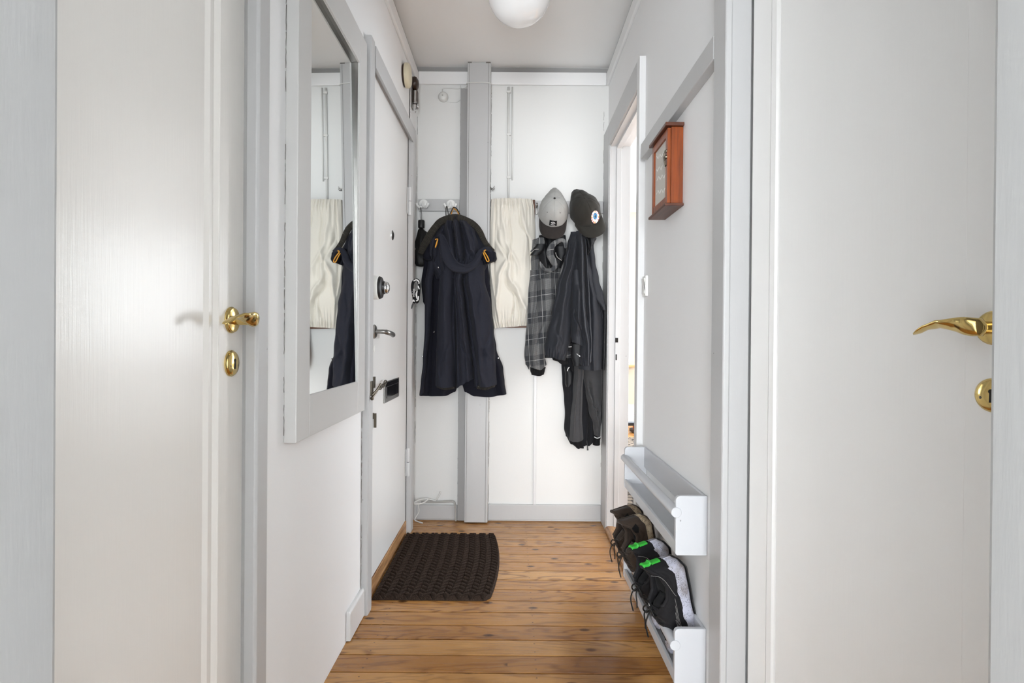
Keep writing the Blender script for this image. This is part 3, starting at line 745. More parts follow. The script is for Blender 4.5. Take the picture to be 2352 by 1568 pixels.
wire('heating_pipe', [W(968, 1152, 3.183), W(1000, 1152.5, 3.183), W(1030, 1151, 3.183), W(1041, 1152, 3.18), W(1045, 1158, 3.178), W(1046, 1175, 3.176), (W(1047, 1190, 3.17)[0], 3.172, .0045)], .0055, 'grey painted pipe along the corner skirting and down to the floor', 'cable_grime', 'pipe')

# ---------------- fabric machinery
OFF = 0.0; FK = 1.0
def cloth(name, rows, yb, d, mat, parent=None, folds=(), bot=((0, 0), (1, 0)), top=((0, 0), (1, 0)), wav=(), nz=.004, nsc=9, seed=0, nu=84, nv=100, p=2.4, rim=.25, dv_=((0, 1), (1, 1)), lumps=()):
    """garment panel. rows (py, x left px, x right px); front bulges d towards the camera from plane yb."""
    yb += OFF
    Lt = [(r[0], r[1]) for r in rows]; Rt = [(r[0], r[2]) for r in rows]; ya, ye = rows[0][0], rows[-1][0]
    m = MB(); front = []; back = []
    for j in range(nv + 1):
        v = j / nv; py0 = ya + (ye - ya) * v; xl, xr = lerp_tab(Lt, py0), lerp_tab(Rt, py0)
        fr = []; bk = []
        for i in range(nu + 1):
            u = i / nu; e = abs(2 * u - 1)
            prof = (max(0, 1 - e ** p)) ** (1 / p)
            f = 0
            for (tr, wd, am) in folds:
                am *= FK
                if v < tr[0][0] - .1 or v > tr[-1][0] + .1: continue
                fd = min(1, max(0, (v - tr[0][0] + .1) / .1), max(0, (tr[-1][0] + .1 - v) / .1)) if not (tr[0][0] <= v <= tr[-1][0]) else 1
                uc = lerp_tab(tr, v); q = (u - uc) / wd
                f += am * fd * (math.exp(-q * q) if am > 0 else math.exp(-abs(q) ** 1.5 * 1.5))
            for (fq, am, tb, ph) in wav:
                f += am * lerp_tab(tb, v) * math.sin(2 * PI * fq * u + ph + 1.2 * math.sin(fq * .7 * v + 3 * u * fq * .31))
            for (lu, lv, su, sv, am) in lumps:
                f += am * math.exp(-((u - lu) / su) ** 2 - ((v - lv) / sv) ** 2)
            qx, qz = (xl + (xr - xl) * u) * yb / FPX, py0 * yb / FPX
            f += nz * mnoise.noise(Vector((qx * nsc * 1.6, qz * nsc * .8, seed * 7.3))) + nz * .45 * mnoise.noise(Vector((qx * nsc * 5, qz * nsc * 2.6, seed * 3.1)))
            yy = yb - d * lerp_tab(dv_, v) * prof - f * min(1, prof * 1.8)
            py = py0 + lerp_tab(bot, u) * v ** 3 + lerp_tab(top, u) * (1 - v) ** 3
            q = at(xl + (xr - xl) * u, py, yb - d * .5)
            sc = 1.0
            fr.append((q.x, yy, q.z)); bk.append((q.x, yb + .001, q.z))
        front.append(fr); back.append(bk)
    nU = nu + 1; vs = [p_ for r in front for p_ in r] + [p_ for r in back for p_ in r]; B = nU * (nv + 1); fs = []
    for j in range(nv):
        for i in range(nu):
            a = j * nU + i
            fs.append((a, a + 1, a + nU + 1, a + nU)); fs.append((B + a, B + a + nU, B + a + nU + 1, B + a + 1))
        fs.append((j * nU, (j + 1) * nU, B + (j + 1) * nU, B + j * nU)); a = j * nU + nu
        fs.append((a, B + a, B + a + nU, a + nU))
    for i in range(nu):
        fs.append((i, B + i, B + i + 1, i + 1)); a = nv * nU + i; fs.append((a, a + 1, B + a + 1, B + a))
    m.add(vs, fs)
    return m.build(name, mat, parent, smooth='auto')

def strap(name, pts, wds, th, mat, parent=None, n=20, sub=6, rib=0, ribamp=0, nz=0, tilt=0, seed=0):
    """band swept along pixel path pts [(px,py,Y)]; wds half widths in px along it; th half thickness in m"""
    P = smooth_path([at(*q) for q in [(a, b, c + OFF) for a, b, c in pts]], sub)
    nP = len(P); m = MB(); rings = []; acc = 0
    for i, p_ in enumerate(P):
        T = (P[min(i + 1, nP - 1)] - P[max(i - 1, 0)]).normalized(); side = T.cross(Vector((0, 1, 0))).normalized()
        dp = Vector((0, 1, 0)); dp = (dp - T * dp.dot(T)).normalized()
        t = i / (nP - 1); hw = lin_tab([(k / (len(wds) - 1), x) for k, x in enumerate(wds)], t) * p_.y / FPX
        tt = lin_tab([(k / (len(th) - 1), x) for k, x in enumerate(th)], t) if isinstance(th, (list, tuple)) else th
        if i: acc += (P[i] - P[i - 1]).length
        extra = ribamp * math.cos(acc * rib) if rib else 0
        ring = []
        s_ = side * math.cos(tilt) + dp * math.sin(tilt); d_ = dp * math.cos(tilt) - side * math.sin(tilt)
        for k in range(n):
            q = 2 * PI * k / n; cq, sq = math.cos(q), math.sin(q)
            nn = nz * mnoise.noise(Vector((t * 9 + seed, cq * 1.5, sq * 1.5)))
            ring.append(p_ + s_ * (hw + nn) * math.copysign(abs(cq) ** .8, cq) + d_ * (tt + extra + nn) * math.copysign(abs(sq) ** .8, sq))
        rings.append(ring)
    m.rings(rings)
    return m.build(name, mat, parent, smooth='auto')

# ---------------- fuse box with its gathered cotton cover
FK = 1.2
fb = thing('fuse_box_cover', 'cream gathered cotton cover stretched over a brown wooden fuse box board', 'fabric cover', (0, 3.16, 1.04))
q0, q1 = at(1127, 456, 3.13), at(1226, 752, 3.15)
MB().box(q0.x + .001, at(1229, 458, 3.17).x, 3.160, 3.199, at(1175, 752, 3.15).z, at(1175, 457, 3.15).z).build('board', 'board_wood', fb, bevel=.002)
gat = [(13, .0036, ((0, 1), (.05, .9), (.16, .3), (.28, 0), (.82, 0), (.93, .6), (1, 1)), .3), (21, .0022, ((0, 1), (.06, .9), (.12, 0), (.92, 0), (.96, 1), (1, 1)), 1.3)]
cloth('cotton_cover', [(456, 1128, 1224), (480, 1126.5, 1228), (520, 1124.5, 1230), (600, 1124, 1231), (700, 1127, 1230), (735, 1131, 1224), (750, 1134, 1222)], 3.166, .054, 'canvas', fb,
      folds=[([(.10, .26), (.32, .36), (.55, .62)], .05, .010), ([(.30, .16), (.48, .38)], .05, -.013), ([(.35, .22), (.53, .46)], .07, .012),
             ([(.42, .44), (.62, .20), (.85, .12)], .05, .012), ([(.60, .40), (.74, .62), (.90, .80)], .06, .014), ([(.66, .36), (.80, .60), (.93, .66)], .05, -.014),
             ([(.05, .40), (.35, .47), (.6, .5)], .03, -.008), ([(.1, .72), (.3, .80), (.5, .76)], .05, .010), ([(.18, .66), (.34, .86), (.5, .88)], .03, -.009),
             ([(.1, .12), (.6, .10), (.95, .11)], .03, -.006), ([(.5, .02), (.95, .15)], .03, .008), ([(.82, .52), (.97, .44)], .03, -.012)],
      wav=gat, nz=.009, nsc=6, seed=2, nu=220, nv=170, p=3.2, bot=((0, 4), (.15, 2), (.5, 0), (.8, -2), (1, -2)), top=[(k / 52, 1.0 * math.sin(k * 2.1)) for k in range(53)], dv_=((0, .62), (.06, .85), (.3, 1), (.8, 1), (.95, .8), (1, .62)))

# ---------------- navy parka
OFF = -.022; FK = 1.5
pk = thing('parka', 'navy blue hooded parka with ribbed collar hanging on the left', 'coat', (-.26, 3.09, .66))
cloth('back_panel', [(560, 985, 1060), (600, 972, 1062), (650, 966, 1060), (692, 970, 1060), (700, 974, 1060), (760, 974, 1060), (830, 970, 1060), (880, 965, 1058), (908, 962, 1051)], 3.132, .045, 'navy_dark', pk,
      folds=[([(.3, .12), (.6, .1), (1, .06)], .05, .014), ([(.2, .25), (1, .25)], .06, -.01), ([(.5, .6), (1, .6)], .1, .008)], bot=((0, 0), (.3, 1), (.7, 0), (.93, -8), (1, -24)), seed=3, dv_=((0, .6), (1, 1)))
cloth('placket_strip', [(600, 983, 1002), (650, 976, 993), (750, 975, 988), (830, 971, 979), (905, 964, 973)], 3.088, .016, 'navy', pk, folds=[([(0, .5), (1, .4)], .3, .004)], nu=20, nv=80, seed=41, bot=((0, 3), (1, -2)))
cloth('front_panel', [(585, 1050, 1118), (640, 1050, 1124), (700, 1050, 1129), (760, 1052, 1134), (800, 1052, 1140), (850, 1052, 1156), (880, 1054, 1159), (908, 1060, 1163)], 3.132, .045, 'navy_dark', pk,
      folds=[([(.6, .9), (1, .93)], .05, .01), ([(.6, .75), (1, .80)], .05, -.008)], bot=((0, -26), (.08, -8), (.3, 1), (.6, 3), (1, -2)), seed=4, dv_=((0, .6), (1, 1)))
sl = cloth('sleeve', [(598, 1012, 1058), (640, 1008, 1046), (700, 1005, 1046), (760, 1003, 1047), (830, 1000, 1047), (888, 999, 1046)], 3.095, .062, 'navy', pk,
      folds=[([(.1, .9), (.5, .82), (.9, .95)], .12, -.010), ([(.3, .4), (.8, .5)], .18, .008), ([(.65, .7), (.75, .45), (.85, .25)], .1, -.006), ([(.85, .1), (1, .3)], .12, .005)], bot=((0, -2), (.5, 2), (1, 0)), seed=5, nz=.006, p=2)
cloth('cuff', [(886, 1001, 1044), (893, 1003, 1043)], 3.086, .045, 'rib', sl, wav=[(18, .002, ((0, 1), (1, 1)), 0)], nu=140, nv=6, p=2, bot=((0, -3), (.5, 2), (1, 0)))
cloth('front_flap', [(600, 1040, 1072), (650, 1043, 1062), (700, 1045, 1068), (760, 1047, 1075), (820, 1047, 1083), (872, 1048, 1088)], 3.086, .055, 'navy', pk,
      folds=[([(.1, .25), (.9, .2)], .15, -.014), ([(.3, .7), (1, .72)], .12, .012), ([(.68, .45), (.85, .85)], .1, -.007)], bot=((0, 20), (.3, 12), (.7, 3), (1, -2)), seed=6, nz=.006)
sl = cloth('sleeve', [(598, 1060, 1112), (640, 1062, 1113), (700, 1070, 1127), (760, 1077, 1133), (800, 1081, 1137), (850, 1086, 1139), (886, 1089, 1141)], 3.095, .070, 'navy', pk,
      folds=[([(.0, .12), (.5, .12), (1, .2)], .10, -.016), ([(.1, .3), (.9, .36)], .1, .010), ([(.2, .7), (.4, .45)], .1, -.006), ([(.55, .9), (.75, .5)], .14, -.007), ([(.7, .6), (.8, .9)], .1, .006), ([(.85, .3), (1, .5)], .12, .006)], bot=((0, 2), (.5, 2), (1, -2)), seed=7, nz=.007, p=2)
cloth('cuff', [(885, 1092, 1138), (893, 1094, 1136)], 3.086, .050, 'rib', sl, wav=[(18, .002, ((0, 1), (1, 1)), 0)], nu=140, nv=6, p=2, bot=((0, 0), (.5, 2), (1, -4)))
# yoke under the hood
cloth('shoulder_yoke', [(500, 1028, 1070), (512, 1012, 1082), (525, 1000, 1096), (545, 987, 1109), (575, 974, 1120), (600, 982, 1120), (640, 1000, 1106)], 3.110, .060, 'navy', pk,
      folds=[([(0, .5), (.5, .28), (.9, .25)], .05, .016), ([(0, .52), (.9, .42)], .03, -.018), ([(0, .55), (.9, .50)], .05, .014), ([(.05, .6), (.9, .62)], .03, -.018), ([(.1, .66), (.9, .70)], .05, .018), ([(.1, .74), (.8, .84)], .03, -.012), ([(.2, .2), (.9, .12)], .05, .012)], seed=8, nz=.007, nu=110, p=2)
# hood: deep folded interior and rolled edge
hd_ = cloth('hood', [(508, 1022, 1078), (530, 1016, 1090), (560, 1012, 1098), (590, 1016, 1100), (612, 1030, 1090), (622, 1050, 1075)], 3.060, .035, 'navy', pk,
      folds=[([(0, .12), (.4, .25), (.8, .3)], .08, .018), ([(.05, .34), (.5, .4), (.9, .4)], .035, -.024), ([(0, .45), (.7, .47)], .06, .018), ([(0, .60), (.6, .62), (.95, .55)], .04, -.026),
             ([(.05, .74), (.6, .80)], .07, .020), ([(.2, .95), (.7, .9)], .06, .01)], seed=9, nz=.008, nu=110, p=2)
strap('hood_edge', [(1006, 545, 3.045), (1014, 541, 3.03), (1019, 556, 3.02), (1023, 578, 3.01), (1032, 598, 3.00), (1046, 612, 2.995), (1064, 617, 2.995), (1080, 613, 3.0), (1092, 602, 3.01), (1099, 588, 3.02), (1106, 576, 3.03), (1118, 572, 3.04), (1129, 576, 3.05)],
      [4, 6, 9.5, 12.5, 14, 13, 11, 9, 8, 8, 7, 6, 5], [.008, .010, .014, .018, .019, .018, .016, .014, .013, .012, .012, .010, .008], 'navy', hd_, nz=.004, tilt=.35, seed=2)
strap('hood_piping', [(1012, 539, 3.022), (1020, 542, 3.010), (1028, 558, 2.998), (1036, 578, 2.988), (1046, 596, 2.98), (1058, 607, 2.977), (1074, 612, 2.98), (1089, 609, 2.99), (1100, 597, 3.002), (1106, 582, 3.015), (1118, 572, 3.028)], [1.1] * 5, .0025, 'navy', hd_, n=8)
# left and right hood lobes
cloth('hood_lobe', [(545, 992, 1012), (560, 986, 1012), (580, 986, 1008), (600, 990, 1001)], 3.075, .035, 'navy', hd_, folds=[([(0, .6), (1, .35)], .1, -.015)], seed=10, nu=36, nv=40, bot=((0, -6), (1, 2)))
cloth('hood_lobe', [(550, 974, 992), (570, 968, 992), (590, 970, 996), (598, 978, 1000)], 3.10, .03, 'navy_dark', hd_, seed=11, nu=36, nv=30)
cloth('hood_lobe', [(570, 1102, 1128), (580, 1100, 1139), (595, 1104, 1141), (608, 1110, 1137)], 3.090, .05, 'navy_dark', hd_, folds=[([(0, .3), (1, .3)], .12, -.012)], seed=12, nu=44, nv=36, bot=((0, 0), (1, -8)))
# ribbed collar
strap('ribbed_collar', [(966, 582, 3.075), (975, 562, 3.065), (986, 543, 3.055), (1000, 522, 3.05), (1016, 507, 3.05), (1046, 502, 3.045), (1074, 508, 3.05), (1092, 519, 3.055), (1103, 534, 3.06), (1112, 552, 3.065), (1122, 566, 3.07), (1134, 577, 3.075)],
      [6, 8.5, 9, 8, 8, 11, 8, 7, 7, 6, 5.5, 4], [.010, .013, .013, .012, .012, .015, .012, .010, .010, .009, .008, .006], 'rib', pk, n=26, sub=26, rib=2 * PI / .0062, ribamp=.0012)
strap('hanging_loop', [(1035, 500, 3.07), (1037, 490, 3.10), (1040, 480, 3.135), (1042, 476, 3.14), (1044, 480, 3.135), (1050, 484, 3.11), (1054, 494, 3.07)], [1.3] * 5, .0015, 'orange', pk, n=8)
strap('hanging_cord', [(1025, 502, 3.10), (1024, 486, 3.12), (1026, 473, 3.135), (1029, 486, 3.12), (1030, 500, 3.10)], [.9] * 5, .0016, 'black_plastic', pk, n=8)
strap('hanging_cord', [(1032, 494, 3.075), (1037, 484, 3.11), (1041, 477, 3.137), (1048, 478, 3.12), (1056, 492, 3.08)], [1.2] * 5, .0016, 'black_plastic', pk, n=8)
for pts in ([(1000, 550, 3.025), (1005, 549, 3.015), (1003, 560, 3.01), (1000, 568, 3.01), (1002, 560, 3.008), (1005, 551, 3.01)],
            [(1110, 580, 3.015), (1114, 590, 3.005), (1119, 600, 3.00), (1123, 598, 3.00), (1119, 588, 3.005), (1112, 577, 3.015), (1116, 574, 3.02)]):
    strap('zip_cord', pts, [1.3] * 5, .0022, 'orange', pk, n=8)
for (px, py, yy, r) in ((1150, 899, 3.08, 3.2), (1126, 593, 3.03, 2.0), (997, 762, 3.072, 1.8), (1007, 614, 3.03, 1.8), (1144.5, 822, 3.08, 1.4), (971, 818, 3.075, 1.6), (1104, 598, 3.03, 1.6)):
    q = at(px, py, yy); rr = r * yy / FPX
    MB().lathe(q, (0, -1, 0), [(rr, 0), (rr, .002), (rr * .55, .003), (rr * .45, .002), (.0002, .002)], 16).build('snap_button', 'chrome', pk, smooth='auto')

OFF = 0.0
# ---------------- umbrella
um = thing('folding_umbrella', 'small black folding umbrella hanging at the far left', 'umbrella', (at(967, 610, 3.12).x, 3.13, at(967, 612, 3.12).z))
def ax_ring(cx, py, r, y=3.135): q = at(cx, py, y); return (q.x, q.z, r * y / FPX)
m = MB(); q = at(967.5, 505, 3.13); rr = 7.6 * 3.13 / FPX
hz = q.z - at(967, 523, 3.13).z
m.lathe((q.x, 3.135, q.z), (0, 0, -1), [(.001, 0), (rr * .9, .001), (rr, .005), (rr, hz - .004), (rr * .92, hz), (.001, hz)], 28); m.build('handle', 'black_plastic', um, smooth='auto')
m = MB(); rings = []
for py, cx, r in ((523, 967, 3), (528, 967, 7), (533, 970, 11), (545, 969, 13), (558, 966, 14), (567, 964, 12), (571, 965, 9.5), (575, 965, 12.5), (590, 965, 13.5), (604, 966, 12.5), (610, 966, 10), (612, 966, 3)):
    x_, z_, r_ = ax_ring(cx, py, r); rings.append([(x_ + r_ * math.cos(2 * PI * k / 40) * (1 + .08 * math.sin(7 * 2 * PI * k / 40 + py * .05)), 3.140 - .75 * r_ * math.sin(2 * PI * k / 40) * (1 + .14 * math.sin(5 * 2 * PI * k / 40 + py * .08)), z_) for k in range(40)])
m.rings(rings); m.build('canopy', 'black_cloth', um, smooth=True)
m = MB(); pts = [at(966, 506, 3.135), at(965, 490, 3.135), at(966, 476, 3.134), at(968.5, 490, 3.132), at(968.5, 506, 3.133)]
m.tube(smooth_path(pts, 5), .0011, 6); m.build('wrist_cord', 'black_plastic', um, smooth=True)

# ---------------- lanyard on the door casing
ly = thing('lanyard', 'black and white printed lanyard dangling in the corner beside the umbrella', 'lanyard', at(952, 708, 2.93))
strap('strap_band', [(955, 642, 2.930), (949, 648, 2.930), (947, 660, 2.930), (949, 675, 2.930), (951, 690, 2.930), (950, 697, 2.930)], [3.2, 3.4, 3.2, 3, 3, 2.6], .0012, 'patch_black', ly, n=10)
strap('strap_band', [(955, 642, 2.933), (961, 645, 2.933), (963, 658, 2.933), (962, 676, 2.933), (961, 688, 2.933), (957, 694, 2.933), (955, 684, 2.931), (956, 668, 2.930)], [3.2, 3.4, 3.2, 3, 3, 3], .0012, 'patch_black', ly, n=10)
for pts in ([(950, 645, 2.926), (957, 642.5, 2.926), (962, 647, 2.926), (962, 652, 2.926)], [(960, 656, 2.926), (963, 664, 2.926)], [(958, 668, 2.924), (956, 676, 2.924), (958, 686, 2.924)], [(961, 680, 2.926), (960, 688, 2.926), (956, 691, 2.926)]):
    strap('print_mark', pts, [1.3, 1.6, 1.2], .0009, 'patch_white', ly, n=8)
def text(body, loc, rot, size, mat, parent, name, extr=.0003):
    c = bpy.data.curves.new(name, 'FONT'); c.body = body; c.size = size; c.extrude = extr; c.align_x = 'CENTER'; c.align_y = 'CENTER'
    c.materials.append(M[mat]); o = bpy.data.objects.new(name, c); COL.objects.link(o); o.parent = parent
    me = bpy.data.meshes.new_from_object(o); bpy.data.objects.remove(o); me.name = name
    o = bpy.data.objects.new(name, me); COL.objects.link(o); o.parent = parent
    o.location = Vector(loc) - ORG[parent.name]; o.rotation_euler = rot; return o
q = at(949.6, 672, 2.926); text('adidas', q, (PI / 2, -PI / 2, 0), .0165, 'patch_white', ly, 'printed_word')
q = at(950, 691, 2.925)
m = MB()
for dx, dz in ((0, .004), (-.0035, -.0005), (.0035, -.0005)): m.lathe((q.x + dx, q.y, q.z + dz), (0, -1, 0), [(.0034, 0), (.0034, .0008)], 10)
m.build('trefoil_mark', 'patch_white', ly)
strap('clasp', [(949, 697, 2.930), (947, 702, 2.930), (945, 709, 2.930)], [2, 2, 1.2], .002, 'black_plastic', ly, n=8)

# ---------------- caps
def cap(name, label, px, py, Y, size, pitch, roll_, yaw, crown_m, brim_m, peak):
    """crown axis local z, brim towards local -y"""
    c0 = at(px, py, Y)
    Rm = Matrix.Rotation(roll_, 3, 'Y') @ Matrix.Rotation(yaw, 3, 'Z') @ Matrix.Rotation(pitch, 3, 'X')
    root = thing(name, label, 'cap', c0, 'caps hanging on the right coat rail')
    def T(p): return c0 + Rm @ (Vector(p) * size)
    rx, ry, h = .080, .096, .118
    def crown(ph, th, off=0):
        # ph 0 apex .. 1 rim
        a = ph * PI / 2; r = math.sin(a) ** .86; zz = math.cos(a) ** .80
        x = rx * r * math.sin(th); y_ = -ry * r * math.cos(th)
        back = max(0, -math.cos(th))
        y_ += peak * back ** 2 * r ** 2 * 1.0           # back stretched over the hook
        x *= 1 - .42 * back ** 1.5 * r
        seam = min(abs(((th / (PI / 3) + (.0)) % 1) - 0), abs(((th / (PI / 3)) % 1) - 1))
        g_ = -.0016 * math.exp(-(seam / .035) ** 2) * (1 if ph > .06 else 0)
        nn = .0035 * mnoise.noise(Vector((x * 30, y_ * 30, zz * 3 + px)))
        s_ = 1 + (off + g_ + nn) / .09
        return T((x * s_, y_ * s_, h * zz * s_ * (1 - .10 * back * r)))
    rings = [[crown(max(.012, i / 34), 2 * PI * k / 96) for k in range(96)] for i in range(35)]
    cr = MB().rings(rings, cap=False)
    inner = [[crown(max(.012, i / 34), 2 * PI * k / 96, -.004) for k in range(96)] for i in range(35)]
    cr.rings(inner, cap=False)
    cr.rings([rings[-1], inner[-1]], cap=False); cr.rings([rings[0]], cap=False)
    cr.add(rings[0], [tuple(range(96))])
    cro = cr.build('crown', crown_m, root, smooth=True)
    # brim
    top = []; bot = []; nA, nR = 48, 10
    A = math.radians(68)
    for i in range(nR + 1):
        t_ = i / nR; rt = []; rb_ = []
        for k in range(nA + 1):
            th = -A + 2 * A * k / nA; e = abs(th) / A
            ext = .068 * (1 - e ** 3.2) ** .55
            bx = rx * math.sin(th) * 1.0; by = -ry * math.cos(th)
            ox = bx * (1 + .10 * (1 - e ** 2)); oy = by - ext
            x = bx + (ox - bx) * t_; y_ = by + (oy - by) * t_
            z_ = .004 - .016 * (x / rx) ** 2 * t_ - .010 * t_ ** 2
            rt.append(T((x, y_, z_ + .002))); rb_.append(T((x, y_, z_ - .0022)))
        top.append(rt); bot.append(rb_)
    b = MB(); vs = [p_ for r in top for p_ in r] + [p_ for r in bot for p_ in r]; nn = nA + 1; B = nn * (nR + 1); fs = []
    for i in range(nR):
        for k in range(nA):
            a = i * nn + k; fs += [(a, a + 1, a + nn + 1, a + nn), (B + a, B + a + nn, B + a + nn + 1, B + a + 1)]
    for k in range(nA): a = nR * nn + k; fs.append((a, a + 1, B + a + 1, B + a)); fs.append((k, B + k, B + k + 1, k + 1))
    b.add(vs, fs); b.build('brim', brim_m, root, smooth='auto')
    m = MB(); m.lathe(T((0, 0, h - .002)), Rm @ Vector((0, 0, 1)), [(.0062 * size, 0), (.006 * size, .003), (.003 * size, .005), (.0002, .0052)], 18)
    m.build('button', 'cap_black' if crown_m == 'cap_black' else 'patch_black', root, smooth='auto')
    for sx in (-.5, .5):
        m = MB(); cc = crown(.55, sx * 1.1, .001); m.lathe(cc, Rm @ Vector((math.sin(sx * 1.1) * .6, -.6, .7)), [(.0022, 0), (.0016, .001), (.0003, .001)], 10); m.build('eyelet', 'brim_dark', root, smooth=True)
    return root, cro, crown, T, Rm
def decal(m, crown, th0, ph0, pts, off):
    """polygon fan laid on the crown; pts in metres (right, down)"""
    vs = [crown(ph0, th0, off)] + [crown(ph0 + b / .135, th0 + a / .08, off) for a, b in pts]
    n = len(pts); m.add(vs, [(0, 1 + i, 1 + (i + 1) % n) for i in range(n)])
def ell(cx, cy, rx, ry, n=28, rot=0):
    return [(cx + rx * math.cos(q) * math.cos(rot) - ry * math.sin(q) * math.sin(rot), cy + rx * math.cos(q) * math.sin(rot) + ry * math.sin(q) * math.cos(rot)) for q in [2 * PI * k / n for k in range(n)]]
def decal_ell(crown, th0, ph0, cx, cy, rx, ry, off, name, mat, parent, n=28, nr=4):
    m = MB(); vs = [crown(ph0 + cy / .135, th0 + cx / .08, off)]; fs = []
    for r in range(1, nr + 1):
        for a, b in ell(cx, cy, rx * r / nr, ry * r / nr, n): vs.append(crown(ph0 + b / .135, th0 + a / .08, off))
    for i in range(n): fs.append((0, 1 + i, 1 + (i + 1) % n))
    for r in range(nr - 1):
        for i in range(n):
            j = (i + 1) % n; a = 1 + r * n; fs.append((a + i, a + n + i, a + n + j, a + j))
    m.add(vs, fs); return m.build(name, mat, parent, smooth=True)
root, cro, crn, T, Rm = cap('cap', 'light grey cap with dark brim and small black patch', 1271, 490, 3.045, .97, math.radians(62), 0.05, -.04, 'cap_grey', 'brim_dark', .050)
def rect_patch(crn, th0, ph0, w_, h_, off, name, mat, parent, cx=0, cy=0, n=8):
    m = MB(); vs = []; fs = []
    for j in range(n + 1):
        for i in range(n + 1):
            a = cx - w_ / 2 + w_ * i / n; b = cy - h_ / 2 + h_ * j / n; vs.append(crn(ph0 + b / .135, th0 + a / .08, off))
    for j in range(n):
        for i in range(n): a = j * (n + 1) + i; fs.append((a, a + 1, a + n + 2, a + n + 1))
    m.add(vs, fs); return m.build(name, mat, parent, smooth=True)
pt = rect_patch(crn, 0, .86, .040, .024, .0012, 'patch', 'patch_black', cro)
m = MB()
for i in range(9):
    a0 = PI * (.05 + .9 * i / 9); a1 = PI * (.05 + .9 * (i + .75) / 9)
    q = [(.0125 * math.cos(a0), .002 - .0085 * math.sin(a0)), (.0125 * math.cos(a1), .002 - .0085 * math.sin(a1)), (.009 * math.cos(a1), .002 - .0055 * math.sin(a1)), (.009 * math.cos(a0), .002 - .0055 * math.sin(a0))]
    m.add([crn(.86 + b / .135, a / .08, .0020) for a, b in q], [(0, 1, 2, 3)])
for (a, b, wq, hq) in ((0, .0075, .022, .0024), (0, .0005, .003, .007), (-.005, .001, .003, .003), (.005, .001, .003, .003)):
    m.add([crn(.86 + bb / .135, aa / .08, .0020) for aa, bb in ((a - wq / 2, b - hq / 2), (a + wq / 2, b - hq / 2), (a + wq / 2, b + hq / 2), (a - wq / 2, b + hq / 2))], [(0, 1, 2, 3)])
m.build('emblem', 'patch_white', pt)
root, cro, crn, T, Rm = cap('cap', 'washed black cap with an eyeball patch', 1343, 489, 3.035, .98, math.radians(62), -.40, .08, 'cap_black', 'cap_black', .046)
M['eye_white'] = plain('eye_white_thread', (238, 236, 234), .8, 0, .2, 300)
M['eye_blue'] = plain('eye_blue_thread', (70, 140, 190), .8, 0, .2, 300); M['eye_navy'] = plain('eye_navy_thread', (30, 62, 100), .8)
M['eye_red'] = plain('eye_red_thread', (208, 66, 52), .8); M['eye_yellow'] = plain('eye_yellow_thread', (232, 196, 90), .8)
t0, p0_ = .26, .76
ey = decal_ell(crn, t0, p0_, 0, 0, .0265, .0285, .0012, 'eyeball_patch', 'eye_white', cro)
decal_ell(crn, t0, p0_, 0, -.004, .0135, .0145, .0018, 'iris_ring', 'eye_navy', ey)
decal_ell(crn, t0, p0_, 0, -.004, .0110, .0120, .0023, 'iris', 'eye_blue', ey)
decal_ell(crn, t0, p0_, 0, -.004, .0060, .0066, .0028, 'pupil', 'patch_black', ey)
decal_ell(crn, t0, p0_, -.002, -.006, .0018, .0020, .0033, 'glint', 'patch_white', ey)
rr = random.Random(4)
for col_, n_ in (('eye_red', 11), ('eye_yellow', 4)):
    for i in range(n_):
        m = MB(); a = 2 * PI * i / n_ + rr.uniform(-.2, .2) + (.3 if col_ == 'eye_yellow' else 0); r0, r1 = .026, rr.uniform(.017, .020)
        q = [(r0 * math.cos(a - .10), 1.07 * r0 * math.sin(a - .10)), (r0 * math.cos(a + .10), 1.07 * r0 * math.sin(a + .10)), (r1 * math.cos(a + .06), 1.07 * r1 * math.sin(a + .06)), (r1 * math.cos(a - .02), 1.07 * r1 * math.sin(a - .02))]
        m.add([crn(p0_ + b / .135, t0 + a_ / .08, .0019) for a_, b in q], [(0, 1, 2, 3)])
        m.build('vein_mark', col_, ey)

# ---------------- plaid jacket
OFF = 0.0; FK = 1.5
pj = thing('plaid_jacket', 'grey plaid wool jacket hanging between the fuse box and the black jacket', 'jacket', (.14, 3.1, .78))
cloth('body', [(550, 1222, 1290), (575, 1220, 1296), (600, 1218, 1292), (650, 1217, 1284), (680, 1214, 1278), (720, 1212, 1272), (762, 1210, 1268)], 3.150, .06, 'plaid', pj,
      folds=[([(0, .18), (1, .22)], .08, .012), ([(0, .30), (1, .30)], .03, -.022), ([(0, .38), (1, .42)], .07, .014), ([(0, .50), (1, .50)], .03, -.018), ([(.1, .66), (1, .66)], .1, .016), ([(.2, .85), (1, .8)], .04, -.014)], seed=20, nu=90)
cloth('sleeve', [(620, 1218, 1240), (680, 1213, 1238), (740, 1210, 1232), (780, 1207, 1226), (820, 1204, 1220), (845, 1207, 1216)], 3.105, .035, 'plaid', pj, folds=[([(0, .6), (1, .6)], .1, -.008)], seed=21, nu=50, bot=((0, -8), (1, 4)))
s_ = cloth('sleeve', [(640, 1236, 1272), (690, 1234, 1272), (740, 1228, 1262), (770, 1224, 1256), (800, 1219, 1252), (825, 1216, 1252), (846, 1219, 1256)], 3.095, .045, 'plaid', pj,
      folds=[([(0, .3), (.5, .2), (1, .3)], .1, .010), ([(.4, .6), (.7, .35)], .1, -.01), ([(.85, .2), (1, .8)], .1, .006)], seed=22, nu=60, bot=((0, -2), (.6, 3), (1, -8)))
cloth('cuff', [(843, 1218, 1254), (850, 1218, 1252), (862, 1221, 1250)], 3.095, .038, 'rib_dark', s_, wav=[(14, .0012, ((0, 1), (1, 1)), 0)], nu=110, nv=14, p=2, bot=((0, -1), (.6, 1), (1, -2)))
